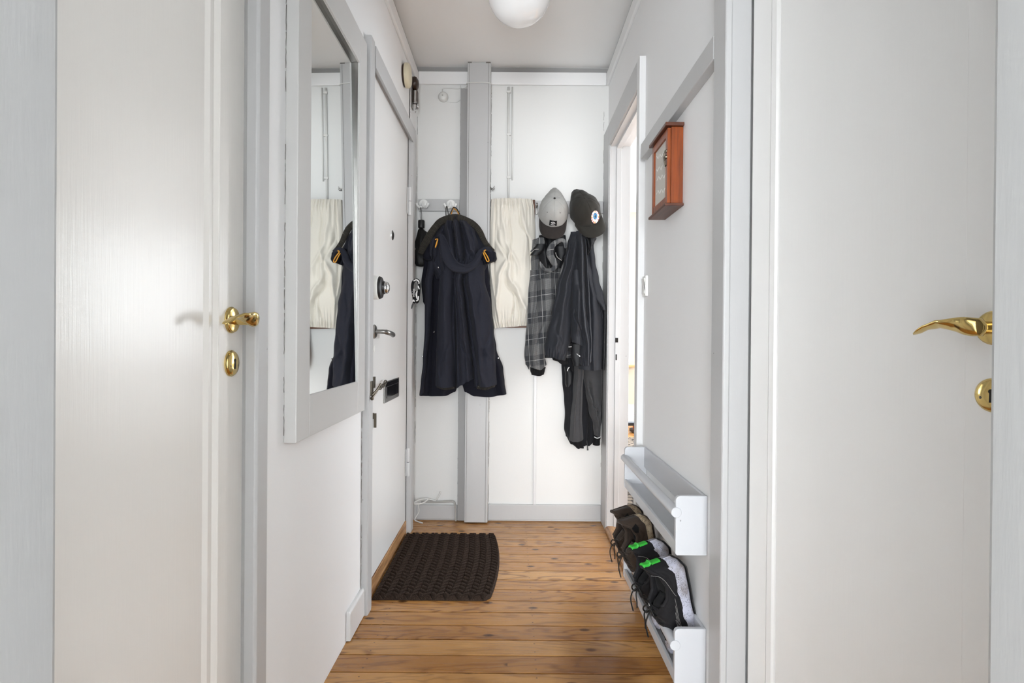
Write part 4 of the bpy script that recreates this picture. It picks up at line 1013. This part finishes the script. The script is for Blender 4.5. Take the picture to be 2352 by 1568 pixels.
cloth('lining', [(760, 1238, 1275), (800, 1236, 1280), (822, 1246, 1285)], 3.128, .03, 'shell_dark', pj, seed=23, nu=40, nv=40)
cloth('lower_hem', [(800, 1280, 1318), (815, 1282, 1316), (822, 1284, 1312)], 3.12, .025, 'plaid', pj, nu=40, nv=20, seed=28)
# collar: dark throat, lapels, rolled plaid edge
cloth('neck_lining', [(540, 1238, 1300), (560, 1234, 1302), (590, 1238, 1298), (615, 1246, 1290)], 3.085, .025, 'shell_dark', pj, folds=[([(0, .3), (1, .35)], .06, -.012), ([(0, .6), (1, .5)], .08, .012)], seed=24, nu=60, nv=50)
strap('rolled_collar', [(1299, 569, 3.03), (1297, 556, 3.02), (1289, 551, 3.015), (1276, 557, 3.01), (1266, 568, 3.01), (1263, 583, 3.01), (1270, 598, 3.01), (1275, 610, 3.01), (1268, 619, 3.01), (1255, 620, 3.015), (1245, 612, 3.02), (1240, 602, 3.03)],
      [2, 4, 4.5, 5.5, 7, 8, 8, 6, 4, 3.5, 3.5, 2.5], [.008, .009, .010, .012, .014, .014, .012, .010, .009, .008, .007, .005], 'plaid', pj, nz=.002)
cloth('lapel', [(546, 1234, 1250), (556, 1230, 1252), (566, 1224, 1250), (578, 1218, 1240)], 3.055, .022, 'plaid', pj, seed=25, nu=30, nv=24)
cloth('lapel_lining', [(560, 1232, 1252), (572, 1224, 1250), (586, 1218, 1238)], 3.040, .02, 'shell_dark', pj, seed=26, nu=30, nv=24)
strap('lapel_piping', [(1221, 580, 3.018), (1228, 573, 3.016), (1237, 572, 3.016)], [.45] * 3, .0006, 'cable_grime', pj, n=6)
strap('collar_piping', [(1276, 580, 3.012), (1280, 590, 3.01), (1290, 598, 3.01)], [.5, .6, .5], .0006, 'cable_grime', pj, n=6)
cloth('collar_flap', [(566, 1276, 1302), (580, 1278, 1300), (596, 1282, 1294)], 3.05, .02, 'shell_dark', pj, seed=27, nu=24, nv=20)

# ---------------- grey fleece below
fc = thing('fleece_jacket', 'dark grey fleece jacket hanging lowest under the black jacket', 'jacket', (.36, 3.13, .40))
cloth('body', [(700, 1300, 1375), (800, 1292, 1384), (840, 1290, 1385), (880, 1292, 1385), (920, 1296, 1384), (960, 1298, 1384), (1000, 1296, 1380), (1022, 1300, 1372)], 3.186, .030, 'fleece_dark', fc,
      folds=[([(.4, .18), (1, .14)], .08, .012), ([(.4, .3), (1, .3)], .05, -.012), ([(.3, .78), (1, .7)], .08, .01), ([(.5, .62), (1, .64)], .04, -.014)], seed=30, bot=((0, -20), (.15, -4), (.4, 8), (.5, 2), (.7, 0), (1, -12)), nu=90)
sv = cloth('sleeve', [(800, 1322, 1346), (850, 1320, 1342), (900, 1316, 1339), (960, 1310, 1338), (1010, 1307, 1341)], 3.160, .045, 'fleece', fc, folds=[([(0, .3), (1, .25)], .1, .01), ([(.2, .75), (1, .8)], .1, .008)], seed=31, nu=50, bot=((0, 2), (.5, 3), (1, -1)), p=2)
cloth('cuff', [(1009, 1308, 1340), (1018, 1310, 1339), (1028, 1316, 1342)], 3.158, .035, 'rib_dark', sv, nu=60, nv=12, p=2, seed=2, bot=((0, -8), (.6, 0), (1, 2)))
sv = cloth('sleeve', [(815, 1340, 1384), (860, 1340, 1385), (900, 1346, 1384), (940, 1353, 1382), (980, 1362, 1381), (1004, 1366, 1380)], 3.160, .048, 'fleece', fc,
      folds=[([(.4, .25), (.6, .35), (.68, .6)], .10, -.02), ([(.5, .2), (.66, .5)], .14, .016), ([(.66, .85), (.8, .5)], .12, .010)], seed=32, nu=60, bot=((0, -4), (1, 0)), p=2)
strap('cuff_piping', [(1365, 1003, 3.12), (1372, 1006, 3.112), (1380, 1003, 3.12)], [.9] * 3, .001, 'patch_white', sv, n=6)
cloth('cuff', [(1004, 1365, 1381), (1012, 1364, 1379), (1022, 1362, 1379)], 3.158, .035, 'rib_dark', sv, nu=50, nv=12, p=2, seed=3)
cloth('pocket_fold', [(842, 1296, 1312), (860, 1298, 1318), (880, 1298, 1316), (888, 1300, 1310)], 3.165, .03, 'shell_dark', fc, seed=33, nu=24, nv=30)
strap('zip_pull', [(1348, 1012, 3.10), (1349, 1022, 3.10), (1350, 1034, 3.10)], [.8, .8, 2.0], .0016, 'black_plastic', fc, n=8)
strap('drawcord', [(1303, 852, 3.13), (1305, 846, 3.128), (1308, 843, 3.128)], [1, 1, 1], .0015, 'patch_white', fc, n=6)

# ---------------- black softshell jacket
OFF = -.03
jk = thing('softshell_jacket', 'long charcoal softshell jacket hanging under the black cap', 'jacket', (.36, 3.08, .74))
cloth('body', [(528, 1325, 1350), (545, 1316, 1358), (580, 1314, 1364), (640, 1312, 1375), (690, 1312, 1387), (740, 1312, 1393), (800, 1320, 1391), (848, 1330, 1388)], 3.135, .06, 'shell', jk,
      folds=[([(.0, .5), (.5, .62), (1, .55)], .08, .012), ([(.3, .85), (1, .88)], .015, -.008), ([(.3, .7), (1, .72)], .1, .010)], seed=50, dv_=((0, .2), (.15, 1), (1, 1)), bot=((0, 0), (.5, 2), (1, -1)), nu=90)
cloth('sleeve', [(530, 1312, 1338), (560, 1304, 1332), (600, 1296, 1330), (660, 1280, 1322), (720, 1268, 1318), (780, 1256, 1312), (800, 1251, 1306), (822, 1252, 1300)], 3.085, .060, 'shell', jk,
      folds=[([(.1, .55), (.45, .45), (.9, .45)], .12, .012), ([(.2, .95), (.6, .85)], .1, -.01), ([(.15, .2), (.6, .15)], .12, -.008), ([(.75, .3), (.9, .6)], .1, -.008), ([(.85, .6), (1, .62)], .06, .006)],
      wav=[(9, .003, ((0, 0), (.92, 0), (.97, 1), (1, 1)), 0)], bot=((0, -6), (.3, -2), (.7, 4), (1, 6)), seed=51, dv_=((0, .15), (.15, 1), (1, 1)), nu=110, p=2)
cloth('cuff_lining', [(816, 1266, 1300), (828, 1270, 1304), (836, 1276, 1306)], 3.105, .03, 'rib_dark', jk, nu=40, nv=14, seed=5, bot=((0, -8), (.6, 2), (1, -2)))
cloth('sleeve', [(528, 1326, 1346), (560, 1324, 1348), (620, 1322, 1352), (680, 1322, 1356), (740, 1324, 1359), (790, 1332, 1361), (835, 1330, 1359)], 3.070, .062, 'shell', jk,
      folds=[([(0, .4), (.5, .4), (1, .6)], .12, .012), ([(.05, .7), (.6, .66)], .05, -.020), ([(.1, .85), (1, .85)], .1, .016), ([(.3, .12), (.7, .12)], .08, -.01)],
      wav=[(7, .003, ((0, 0), (.9, 0), (.96, 1), (1, 1)), 0)], seed=52, dv_=((0, .15), (.15, 1), (1, 1)), nu=100, bot=((0, 2), (.5, 5), (1, -6)), p=2)
cloth('sleeve_fold', [(620, 1314, 1332), (680, 1314, 1342), (740, 1314, 1344), (770, 1312, 1342), (790, 1314, 1340)], 3.050, .045, 'shell', jk,
      folds=[([(.3, .5), (.8, .4)], .15, .01), ([(.6, .2), (.9, .8)], .1, -.01)], seed=53, nu=60, bot=((0, -4), (1, 4)), p=2)
cloth('inner_pocket', [(790, 1312, 1342), (815, 1312, 1340), (840, 1318, 1334)], 3.075, .02, 'shell_dark', jk, nu=40, nv=30, seed=54)
strap('zip_toggle', [(1325, 812, 3.05), (1331, 817, 3.045), (1334, 819, 3.045)], [1.5, 1.4, 1], .002, 'chrome', jk, n=8)
cloth('collar', [(538, 1342, 1360), (546, 1342, 1371), (556, 1346, 1366), (570, 1348, 1360), (586, 1348, 1351)], 3.060, .03, 'shell_dark', jk, folds=[([(0, .3), (1, .6)], .1, -.01)], seed=55, nu=40, nv=40)
cloth('front_edge', [(560, 1352, 1364), (600, 1356, 1368), (640, 1358, 1376), (680, 1366, 1387), (712, 1384, 1392)], 3.075, .014, 'shell', jk, nu=20, nv=50, seed=56, nz=.002)
cloth('hem_strip', [(700, 1386, 1393), (740, 1386, 1394), (800, 1385, 1392), (849, 1384, 1389)], 3.083, .010, 'shell_dark', jk, nu=12, nv=50, seed=57, nz=.001)
cloth('care_label', [(788, 1302, 1316), (798, 1301, 1315), (806, 1300, 1313)], 3.07, .004, 'patch_black', jk, nu=10, nv=10, seed=58, nz=.001)
strap('label_print', [(1303, 796, 3.062), (1308, 796.5, 3.062), (1313, 796, 3.062)], [.6] * 3, .0006, 'patch_white', jk, n=6)

OFF = 0.0
# ---------------- key cabinet
kc = thing('key_cabinet', 'small reddish wooden key cabinet on the right wall', 'key cabinet', (.49, 1.88, 1.39))
X0, Xw = .4575, .5145; KY0, KY1 = 1.772, 1.990
MB().prism([(X0, KY0, 1.637), (X0, KY0, 1.6475), (Xw, KY0, 1.6475), (Xw, KY0, 1.637)], (0, KY1 - KY0, 0)).build('top_board', 'cab_wood_dark', kc, bevel=.002)
MB().box(X0, Xw, KY0, KY1, 1.3955, 1.404).build('bottom_board', 'cab_wood_dark', kc, bevel=.002)
b = MB(); b.box(.4785, Xw, KY0 + .012, KY0 + .019, 1.404, 1.637); b.box(.4785, Xw, KY1 - .019, KY1 - .012, 1.404, 1.637); b.box(Xw - .004, Xw, KY0 + .015, KY1 - .015, 1.404, 1.637)
b.build('body', 'cab_wood', kc, bevel=.001)
fy0, fy1, fz0, fz1 = KY0 + .012, KY1 - .012, 1.4055, 1.634
b = MB(); b.box(.4665, .4775, fy0, fy0 + .022, fz0, fz1); b.box(.4665, .4775, fy1 - .022, fy1, fz0, fz1); b.box(.4665, .4775, fy0 + .022, fy1 - .022, fz0, fz0 + .024); b.box(.4665, .4775, fy0 + .022, fy1 - .022, fz1 - .024, fz1)
dd = b.build('door', 'cab_wood', kc, bevel=.0015)
MB().box(.4725, .4738, fy0 + .021, fy1 - .021, fz0 + .023, fz1 - .023).build('printed_pane', 'paper', dd)
m = MB()
for i, zz in enumerate((1.455, 1.50, 1.53, 1.57)):
    p_ = [Vector((.4722, fy0 + .035 + .012 * k, zz + .006 * math.sin(k * 1.7 + i) + .002 * k)) for k in range(11)]
    m.tube(smooth_path(p_, 4), .0009, 5)
m.build('pane_ornament', 'paper_mark', dd, smooth=True)
m = MB(); yl = fy0 + .010; zl = 1.548
m.lathe((.4665, yl, zl + .018), (-1, 0, 0), [(.005, 0), (.004, .003), (.001, .004)], 14); m.lathe((.4665, yl, zl), (-1, 0, 0), [(.006, 0), (.005, .005), (.001, .006)], 14)
m.tube(smooth_path([(.464, yl + .002, zl + .022), (.461, yl + .008, zl + .006), (.462, yl + .006, zl - .012), (.464, yl, zl - .028)], 5), .0024, 10)
m.tube(smooth_path([(.464, yl, zl - .004), (.460, yl - .004, zl - .014), (.464, yl, zl - .026)], 5), .0020, 8)
m.build('latch', 'old_metal', dd, smooth='auto')

# ---------------- light switch
ls_ = thing('light_switch', 'white double rocker light switch beside the living room doorway', 'light switch', (.51, 2.255, 1.16))
zt, zb = at(1487, 632, .507, 0).z, at(1487, 673, .507, 0).z
MB().box(.5045, .5148, 2.232, 2.283, 1.157, 1.235).build('plate', 'white_plastic', ls_, bevel=.0015)
m = MB(); m.prism([(.5045, 2.239, 1.166), (.5005, 2.239, 1.168), (.5035, 2.239, 1.196), (.4995, 2.239, 1.226), (.5045, 2.239, 1.228)], (0, .037, 0)); m.build('rocker', 'white_plastic', ls_, bevel=.0006)

# ---------------- shoe racks
def rack(label, zt, h, name='shoe_rack'):
    Yn, Yf, Xf, Xw = 1.535, 2.245, .432, .5142
    r = thing(name, label, 'shoe rack', ((Xf + Xw) / 2, (Yn + Yf) / 2, zt - h), 'white wall shoe racks')
    def endp(y0):
        pts = []; rr = .012
        pts = [(Xw, y0, zt), (Xw, y0, zt - h), (Xf + .004, y0, zt - h), (Xf, y0, zt - h + .004), (Xf, y0, zt - rr)]
        for k in range(1, 6): a = PI - (PI / 2) * k / 5; pts.append((Xf + rr + rr * math.cos(a), y0, zt - rr + rr * math.sin(a)))
        MB().prism(pts, (0, .014, 0)).build('end_panel', 'rack', r, bevel=.0015)
    endp(Yn); endp(Yf - .014)
    MB().box(Xw - .009, Xw, Yn + .014, Yf - .014, zt - .075, zt - .001).build('back_panel', 'rack', r, bevel=.001)
    m = MB(); m.prism([(Xf + .002, Yn + .014, zt - h + .002), (Xf + .002, Yn + .014, zt - h + .018), (Xw - .001, Yn + .014, zt - h + .018), (Xw - .001, Yn + .014, zt - h + .002)], (0, Yf - Yn - .028, 0)); m.build('bottom_board', 'rack', r, bevel=.001)
    MB().box(Xf + .001, Xf + .010, Yn + .014, Yf - .014, zt - h + .018, zt - h + .034).build('front_lip', 'rack', r, bevel=.001)
    MB().lathe((Xf + .001, Yn - .003, zt - .043), (0, 1, 0), [(.001, 0), (.0125, 0), (.0135, .001), (.0135, Yf - Yn + .005), (.0125, Yf - Yn + .006), (.001, Yf - Yn + .006)], 32).build('rod', 'rack', r, smooth='auto')
    return r
rack('upper white wooden shoe rack, empty, with a round front rod', .583, .156)
rack('lower white wooden shoe rack holding all four shoes', .235, .150)

# ---------------- shoes
def shoe(name, label, group, Yc, xs, ztop, L, W_, kind, tilt, twist=0.0, yaw=0.0, mirror=1):
    """s along the length from heel (top) to toe (bottom); h away from the wall; w along Y"""
    heel = Vector((xs, Yc, ztop)); Rm = Matrix.Rotation(yaw, 3, 'Z') @ Matrix.Rotation(tilt, 3, 'Y') @ Matrix.Rotation(twist, 3, 'X')
    root = thing(name, label, 'shoe', (xs - .03, Yc, ztop - L), group)
    def T(s, w_, h): return heel + Rm @ Vector((-h, w_ * mirror, -s))
    snk = kind == 'sneaker'
    def halfw(s):
        q = s / L
        return W_ / 2 * lerp_tab([(0, .0), (.012, .30), (.05, .60), (.12, .74), (.3, .76), (.45, .78), (.7, 1.0), (.85, .92), (.94, .68), (.985, .35), (1, .0)], q)
    def cshift(s): return .008 * math.sin(PI * s / L) * 1.0
    st = lambda q: lerp_tab([(0, .040), (.04, .060), (.25, .060), (.5, .052), (.8, .044), (1, .044)] if snk else [(0, .030), (.04, .042), (.3, .042), (.45, .034), (.8, .030), (1, .032)], q)
    spring = lambda q: lerp_tab([(0, .022), (.03, .010), (.10, .0), (.6, 0), (.85, .006), (1, .024)], q)   # sole lifts off at heel and toe
    # sole
    rings = []; nS = 44
    for i in range(nS + 1):
        q = .5 - .5 * math.cos(PI * i / nS); s = q * L; hw = max(halfw(s), .0008) * (1.06 if snk else 1.04); t_ = st(q); b0 = spring(q); ring = []
        for k in range(36):
            a = 2 * PI * k / 36; ca, sa = math.cos(a), math.sin(a)
            wv_ = .0022 * math.sin(s * 95) * (1 if sa > 0 else .3) if snk else .0010 * math.sin(s * 400)
            w_ = cshift(s) + (hw + (wv_ if abs(ca) > .6 else 0)) * math.copysign(abs(ca) ** .55, ca)
            ring.append(T(s, w_, b0 + t_ / 2 + (t_ / 2 + (.003 * math.sin(s * 60) if snk and sa > 0 else 0)) * math.copysign(abs(sa) ** .6, sa)))
        rings.append(ring)
    MB().rings(rings).build('sole', 'sole_white' if snk else 'sole_tan', root, smooth=True)
    if True:
        rings = []
        for i in range(nS + 1):
            q = .5 - .5 * math.cos(PI * i / nS); s = q * L; hw = max(halfw(s), .0008) * (.93); b0 = spring(q)
            rings.append([T(s, cshift(s) + hw * math.copysign(abs(math.cos(a)) ** .6, math.cos(a)), b0 - .001 + .0035 * math.copysign(abs(math.sin(a)) ** .6, math.sin(a)) ) for a in [2 * PI * k / 24 for k in range(24)]])
        MB().rings(rings).build('outsole', 'black_plastic' if snk else 'saucer', root, smooth='auto')
    # upper
    top = (lambda q: lerp_tab([(0, .114), (.04, .117), (.12, .100), (.22, .087), (.32, .090), (.42, .104), (.50, .100), (.62, .086), (.78, .068), (.92, .056), (1, .040)], q)) if snk else \
          (lambda q: lerp_tab([(0, .110), (.04, .113), (.12, .097), (.22, .084), (.32, .090), (.42, .104), (.50, .100), (.62, .090), (.78, .070), (.92, .058), (1, .040)], q))
    gap = lambda q: lerp_tab([(0, .0), (.03, .40), (.08, .56), (.2, .60), (.32, .56), (.38, .46), (.42, .2), (.46, .0), (1, 0)], q)
    nV, nU = 64, 44; vs = []; fs = []
    for i in range(nV + 1):
        q = .001 + .994 * i / nV; s = q * L; hw = max(halfw(s), .002) * .97; base = spring(q) + st(q) * .75; H = top(q)
        g_ = gap(q)
        for k in range(nU + 1):
            u = -1 + 2 * k / nU
            # compress the sides so that the strip |u|<g stays open
            au = abs(u); uu = g_ + (1 - g_) * au if g_ > 0 else au
            a = uu * PI / 2          # 0 top middle .. pi/2 at sole
            w_ = hw * (math.sin(a) ** .62); hh = base + (H - base) * (math.cos(a) ** .72 if a < PI / 2 - 1e-6 else 0)
            if q < .42: w_ = hw * (math.sin(a) ** (.35)); w_ *= 1 - .10 * (math.cos(a))
            nn = .0012 * mnoise.noise(Vector((s * 60, u * 4, Yc * 9)))
            crease = .0016 * math.sin(s * 260) * math.exp(-((q - .66) / .08) ** 2) * math.cos(a)
            vs.append(T(s, cshift(s) + math.copysign(w_ + nn, u), hh + nn + crease))
    for i in range(nV):
        q = (i + .5) / nV
        for k in range(nU):
            if k in (nU // 2 - 1, nU // 2) and .02 < q < .445: continue
            a = i * (nU + 1) + k; fs.append((a, a + 1, a + nU + 2, a + nU + 1))
    m = MB(); m.add(vs, fs); up_ = m.build('upper', 'shoe_black' if snk else 'shoe_brown', root, smooth=True)
    md = up_.modifiers.new('t', 'SOLIDIFY'); md.thickness = .005; md.offset = 0
    # padded collar rim
    def rim(u_sign):
        return [T(q * L, cshift(q * L) + u_sign * max(halfw(q * L), .002) * .97 * (math.sin(max(gap(q), .04) * PI / 2) ** .35) * (1 - .10 * math.cos(gap(q) * PI / 2)), spring(q) + st(q) * .75 + (top(q) - spring(q) - st(q) * .75) * math.cos(gap(q) * PI / 2) ** .72) for q in [.035 + .37 * k / 24 for k in range(25)]]
    loop = rim(1)[::-1] + rim(-1)
    MB().tube(loop, .0052 if snk else .0058, 10).build('collar_padding', 'shoe_black' if snk else 'shoe_brown', up_, smooth=True)
    # lining bowl (footbed)
    rings = []
    for i in range(20):
        q = .03 + .60 * i / 19; s = q * L; hw = max(halfw(s), .002) * .86; b0 = spring(q) + st(q) + .002
        rings.append([T(s, cshift(s) + hw * math.cos(a), b0 + .004 * math.sin(a)) for a in [2 * PI * k / 16 for k in range(16)]])
    MB().rings(rings).build('footbed', 'shoe_inner', root, smooth=True)
    # tongue
    rings = []
    for i in range(18):
        q = .335 + .31 * i / 17; s = q * L; tq = i / 17
        hc = lerp_tab([(0, top(.36) - .026), (.35, top(.42) - .008), (1, top(.64) - .004)], tq); hw = halfw(s) * lerp_tab([(0, .45), (.4, .50), (1, .40)], tq)
        rings.append([T(s, cshift(s) + hw * math.cos(a), hc - .006 * math.cos(a) ** 2 + .0035 * math.sin(a)) for a in [2 * PI * k / 20 for k in range(20)]])
    MB().rings(rings).build('tongue', 'shoe_inner' if snk else 'shoe_brown', root, smooth=True)
    # laces
    lm = 'black_cloth' if snk else 'lace_brown'
    m = MB()
    for j in range(6):
        q = .46 + .055 * j; s = q * L; hw = halfw(s) * .42; hh = top(q) + .001
        for sg in (1, -1):
            m.tube(smooth_path([T(s, cshift(s) - sg * hw, hh - .006), T(s + .003, cshift(s), hh + .0035), T(s + .007, cshift(s) + sg * hw, hh - .006)], 4), .0024, 8)
    s = .455 * L; hh = top(.455) + .006
    for sg in (1, -1):
        m.tube(smooth_path([T(s, 0, hh), T(s - .008, sg * .010, hh + .009), T(s + .008, sg * .024, hh + .010), T(s + .020, sg * .022, hh + .004), T(s + .012, sg * .010, hh + .004), T(s, 0, hh)], 6), .0023, 8)
        e = T(s, sg * .008, hh + .006)
        m.tube(smooth_path([T(s, 0, hh), e + Vector((-.008, 0, -.014)), e + Vector((-.010 - .004 * sg, .002 * sg, -.040)), e + Vector((-.006, .004 * sg, -.066 - .01 * sg))], 6), .0021, 8)
    m.lathe(T(s, 0, hh), Rm @ Vector((-1, 0, 0)), [(.005, -.004), (.007, 0), (.005, .004)], 10)
    m.build('laces', lm, root, smooth=True)
    if not snk:
        for j in range(5):
            q = .47 + .06 * j; s = q * L
            for sg in (-1, 1):
                MB().lathe(T(s, cshift(s) + sg * halfw(s) * .50, top(q) - .006), Rm @ Vector((-.9, sg * .3, 0)), [(.0032, 0), (.0032, .003), (.0012, .003)], 10).build('lace_eyelet', 'old_metal', root, smooth='auto')
        m = MB()   # heel counter patch
        vs = []; 
        pts = [(.05, .066), (.10, .060), (.16, .064), (.15, .078), (.09, .086)]
        for sg in (-1,):
            vs = [T(q * L, cshift(q * L) + sg * mirror * (halfw(q * L) * .965 + .0035), h_) for q, h_ in pts]
            c_ = sum(vs, Vector()) / len(vs)
            m.add(vs + [c_ + Vector((0, -.0015, 0))], [(i, (i + 1) % 5, 5) for i in range(5)])
        m.build('heel_patch', 'shoe_inner', up_)
    else:
        # green heel pull tab running over the heel
        pth = []; N = 22
        for i in range(N + 1):
            t_ = i / N; h = lerp_tab([(0, .064), (.45, .088), (.6, .096), (1, .120)], t_)
            bump_ = .006 * math.exp(-((t_ - .62) / .07) ** 2) + .003 * math.exp(-((t_ - .9) / .1) ** 2)
            pth.append((h, bump_))
        rings = []
        for h, bb in pth:
            s = -.003 - bb; ring = []
            for (dw, ds) in ((-.011, .005), (-.008, -.001), (0, -.0025), (.008, -.001), (.011, .005), (.008, .003), (0, .001), (-.008, .003)):
                ring.append(T(s + ds, dw, h))
            rings.append(ring)
        MB().rings(rings).build('heel_pull_tab', 'green', root, smooth='auto')
        # light stitching and dotted band on the near side
        m = MB()
        for j in range(4):
            for i in range(44):
                q = .34 + .013 * i + .003 * j; h = st(q) + spring(q) + .003 + .0036 * j + (.006 * math.sin((i / 44) * PI))
                if q > .92 or i < j * 5: continue
                a = T(q * L, cshift(q * L) - mirror * (halfw(q * L) * .97 + .0034), h); m.tube([a, a + Vector((.0010, -.0003, -.0020))], .0005, 5)
        m.build('dotted_stripe', 'cable_grime', up_)
        m = MB(); pl = [T(q * L, cshift(q * L) - mirror * (halfw(q * L) * .975 + .0036), h) for q, h in ((.05, .118), (.075, .100), (.10, .090), (.16, .078), (.28, .062), (.32, .055))]
        m.tube(smooth_path(pl, 5), .0004, 6); m.build('seam_stitching', 'cable_grime', up_)
    return root
shoe('hiking_shoe', 'brown lace-up hiking shoe at the far end of the lower rack', 'brown hiking shoes', 2.185, .470, .384, .262, .100, 'hiker', -.16, 0, .40)
shoe('hiking_shoe', 'brown lace-up hiking shoe next to the black trainers', 'brown hiking shoes', 2.040, .468, .392, .262, .100, 'hiker', -.15, 0, .40, mirror=-1)
shoe('trainer', 'black trainer with green heel tab, behind its pair on the lower rack', 'black trainers with green heel tabs', 1.80, .466, .388, .272, .104, 'sneaker', -.17, 0, .42)
shoe('trainer', 'black trainer with green heel tab, nearest shoe on the lower rack', 'black trainers with green heel tabs', 1.655, .468, .390, .272, .104, 'sneaker', -.17, 0, .42, mirror=-1)

# ---------------- doormat
def doormat():
    x0, ya, yb = -.523, 2.214, 2.945; nx, ny = 330, 540; vs = []; fs = []
    def xr(y):
        t = (y - ya) / (yb - ya); return -.078 + .030 * math.sin(PI * t) ** .8 - .018 * max(0, (.05 - t) / .05) ** 2 - .010 * max(0, (t - .96) / .04) ** 2
    for j in range(ny + 1):
        y = ya + (yb - ya) * j / ny
        for i in range(nx + 1):
            xx = x0 + (xr(y) - x0) * i / nx; X_ = x0 + .46 * i / nx
            cw = .0250; cidx = math.floor((X_ - x0) / cw); fr_ = ((X_ - x0) / cw) % 1
            sg = 1 if cidx % 2 else -1
            ph = (y + sg * (fr_ - .5) * cw * .85) / .0305
            rib = min(1, abs(math.sin(PI * ph)) * 1.2) ** 1.9
            split = min(1, min(fr_, 1 - fr_) / .07)
            nn = mnoise.noise(Vector((xx * 260, y * 260, 1))) * .0012
            edge = min(1, i / 4, (nx - i) / 4, j / 4, (ny - j) / 4)
            vs.append((xx, y + .0006 * math.sin(X_ * 40), .002 + edge * (.001 + .0145 * rib * (.55 + .45 * split) + nn)))
    for j in range(ny):
        for i in range(nx): a = j * (nx + 1) + i; fs.append((a, a + 1, a + nx + 2, a + nx + 1))
    n1 = nx + 1; bd = [i for i in range(n1)] + [j * n1 + nx for j in range(1, ny + 1)] + [ny * n1 + i for i in range(nx - 1, -1, -1)] + [j * n1 for j in range(ny - 1, 0, -1)]
    b0 = len(vs); vs += [(vs[i][0], vs[i][1], .0005) for i in bd]
    for k in range(len(bd)): l = (k + 1) % len(bd); fs.append((bd[k], b0 + k, b0 + l, bd[l]))
    fs.append(tuple(range(b0, b0 + len(bd))))
    m = MB(); m.add(vs, fs); return m.build('doormat', 'coir', smooth=True)
tag(doormat(), 'dark brown coir doormat with a herringbone weave on the pine floor', 'doormat')

# ---------------- living room things seen through the doorway
ct = thing('coffee_table', 'grey topped coffee table seen through the doorway', 'coffee table', (1.3, 4.15, 0))
MB().box(.66, 2.0, 3.66, 4.66, .472, .482).build('table_top', 'table_glass', ct, bevel=.002)
MB().box(.66, 2.0, 3.655, 4.665, .455, .4715).build('table_frame', 'black_metal', ct, bevel=.002)
for xx in (1.05, 1.95):
    for yy in (3.70, 4.62): MB().box(xx - .02, xx + .02, yy - .02, yy + .02, .013, .455).build('leg', 'black_metal', ct, bevel=.002)
tag(MB().box(.70, 3.0, 3.3, 5.9, .001, .012).build('rug', 'rug', bevel=.003), 'brown and cream patterned rug under the coffee table', 'rug')
fp = thing('flower_pot', 'terracotta orange flower pot on a dark saucer by the window', 'flower pot', (1.38, 6.3, 0))
MB().lathe((1.385, 6.3, .0), (0, 0, 1), [(.001, .001), (.085, .001), (.115, .012), (.120, .035), (.112, .035), (.105, .018), (.001, .016)], 36).build('saucer', 'saucer', fp, smooth='auto')
MB().lathe((1.385, 6.3, .018), (0, 0, 1), [(.001, 0), (.070, 0), (.078, .01), (.100, .17), (.106, .175), (.106, .20), (.098, .20), (.092, .17), (.001, .165)], 40).build('pot', 'terracotta', fp, smooth='auto')
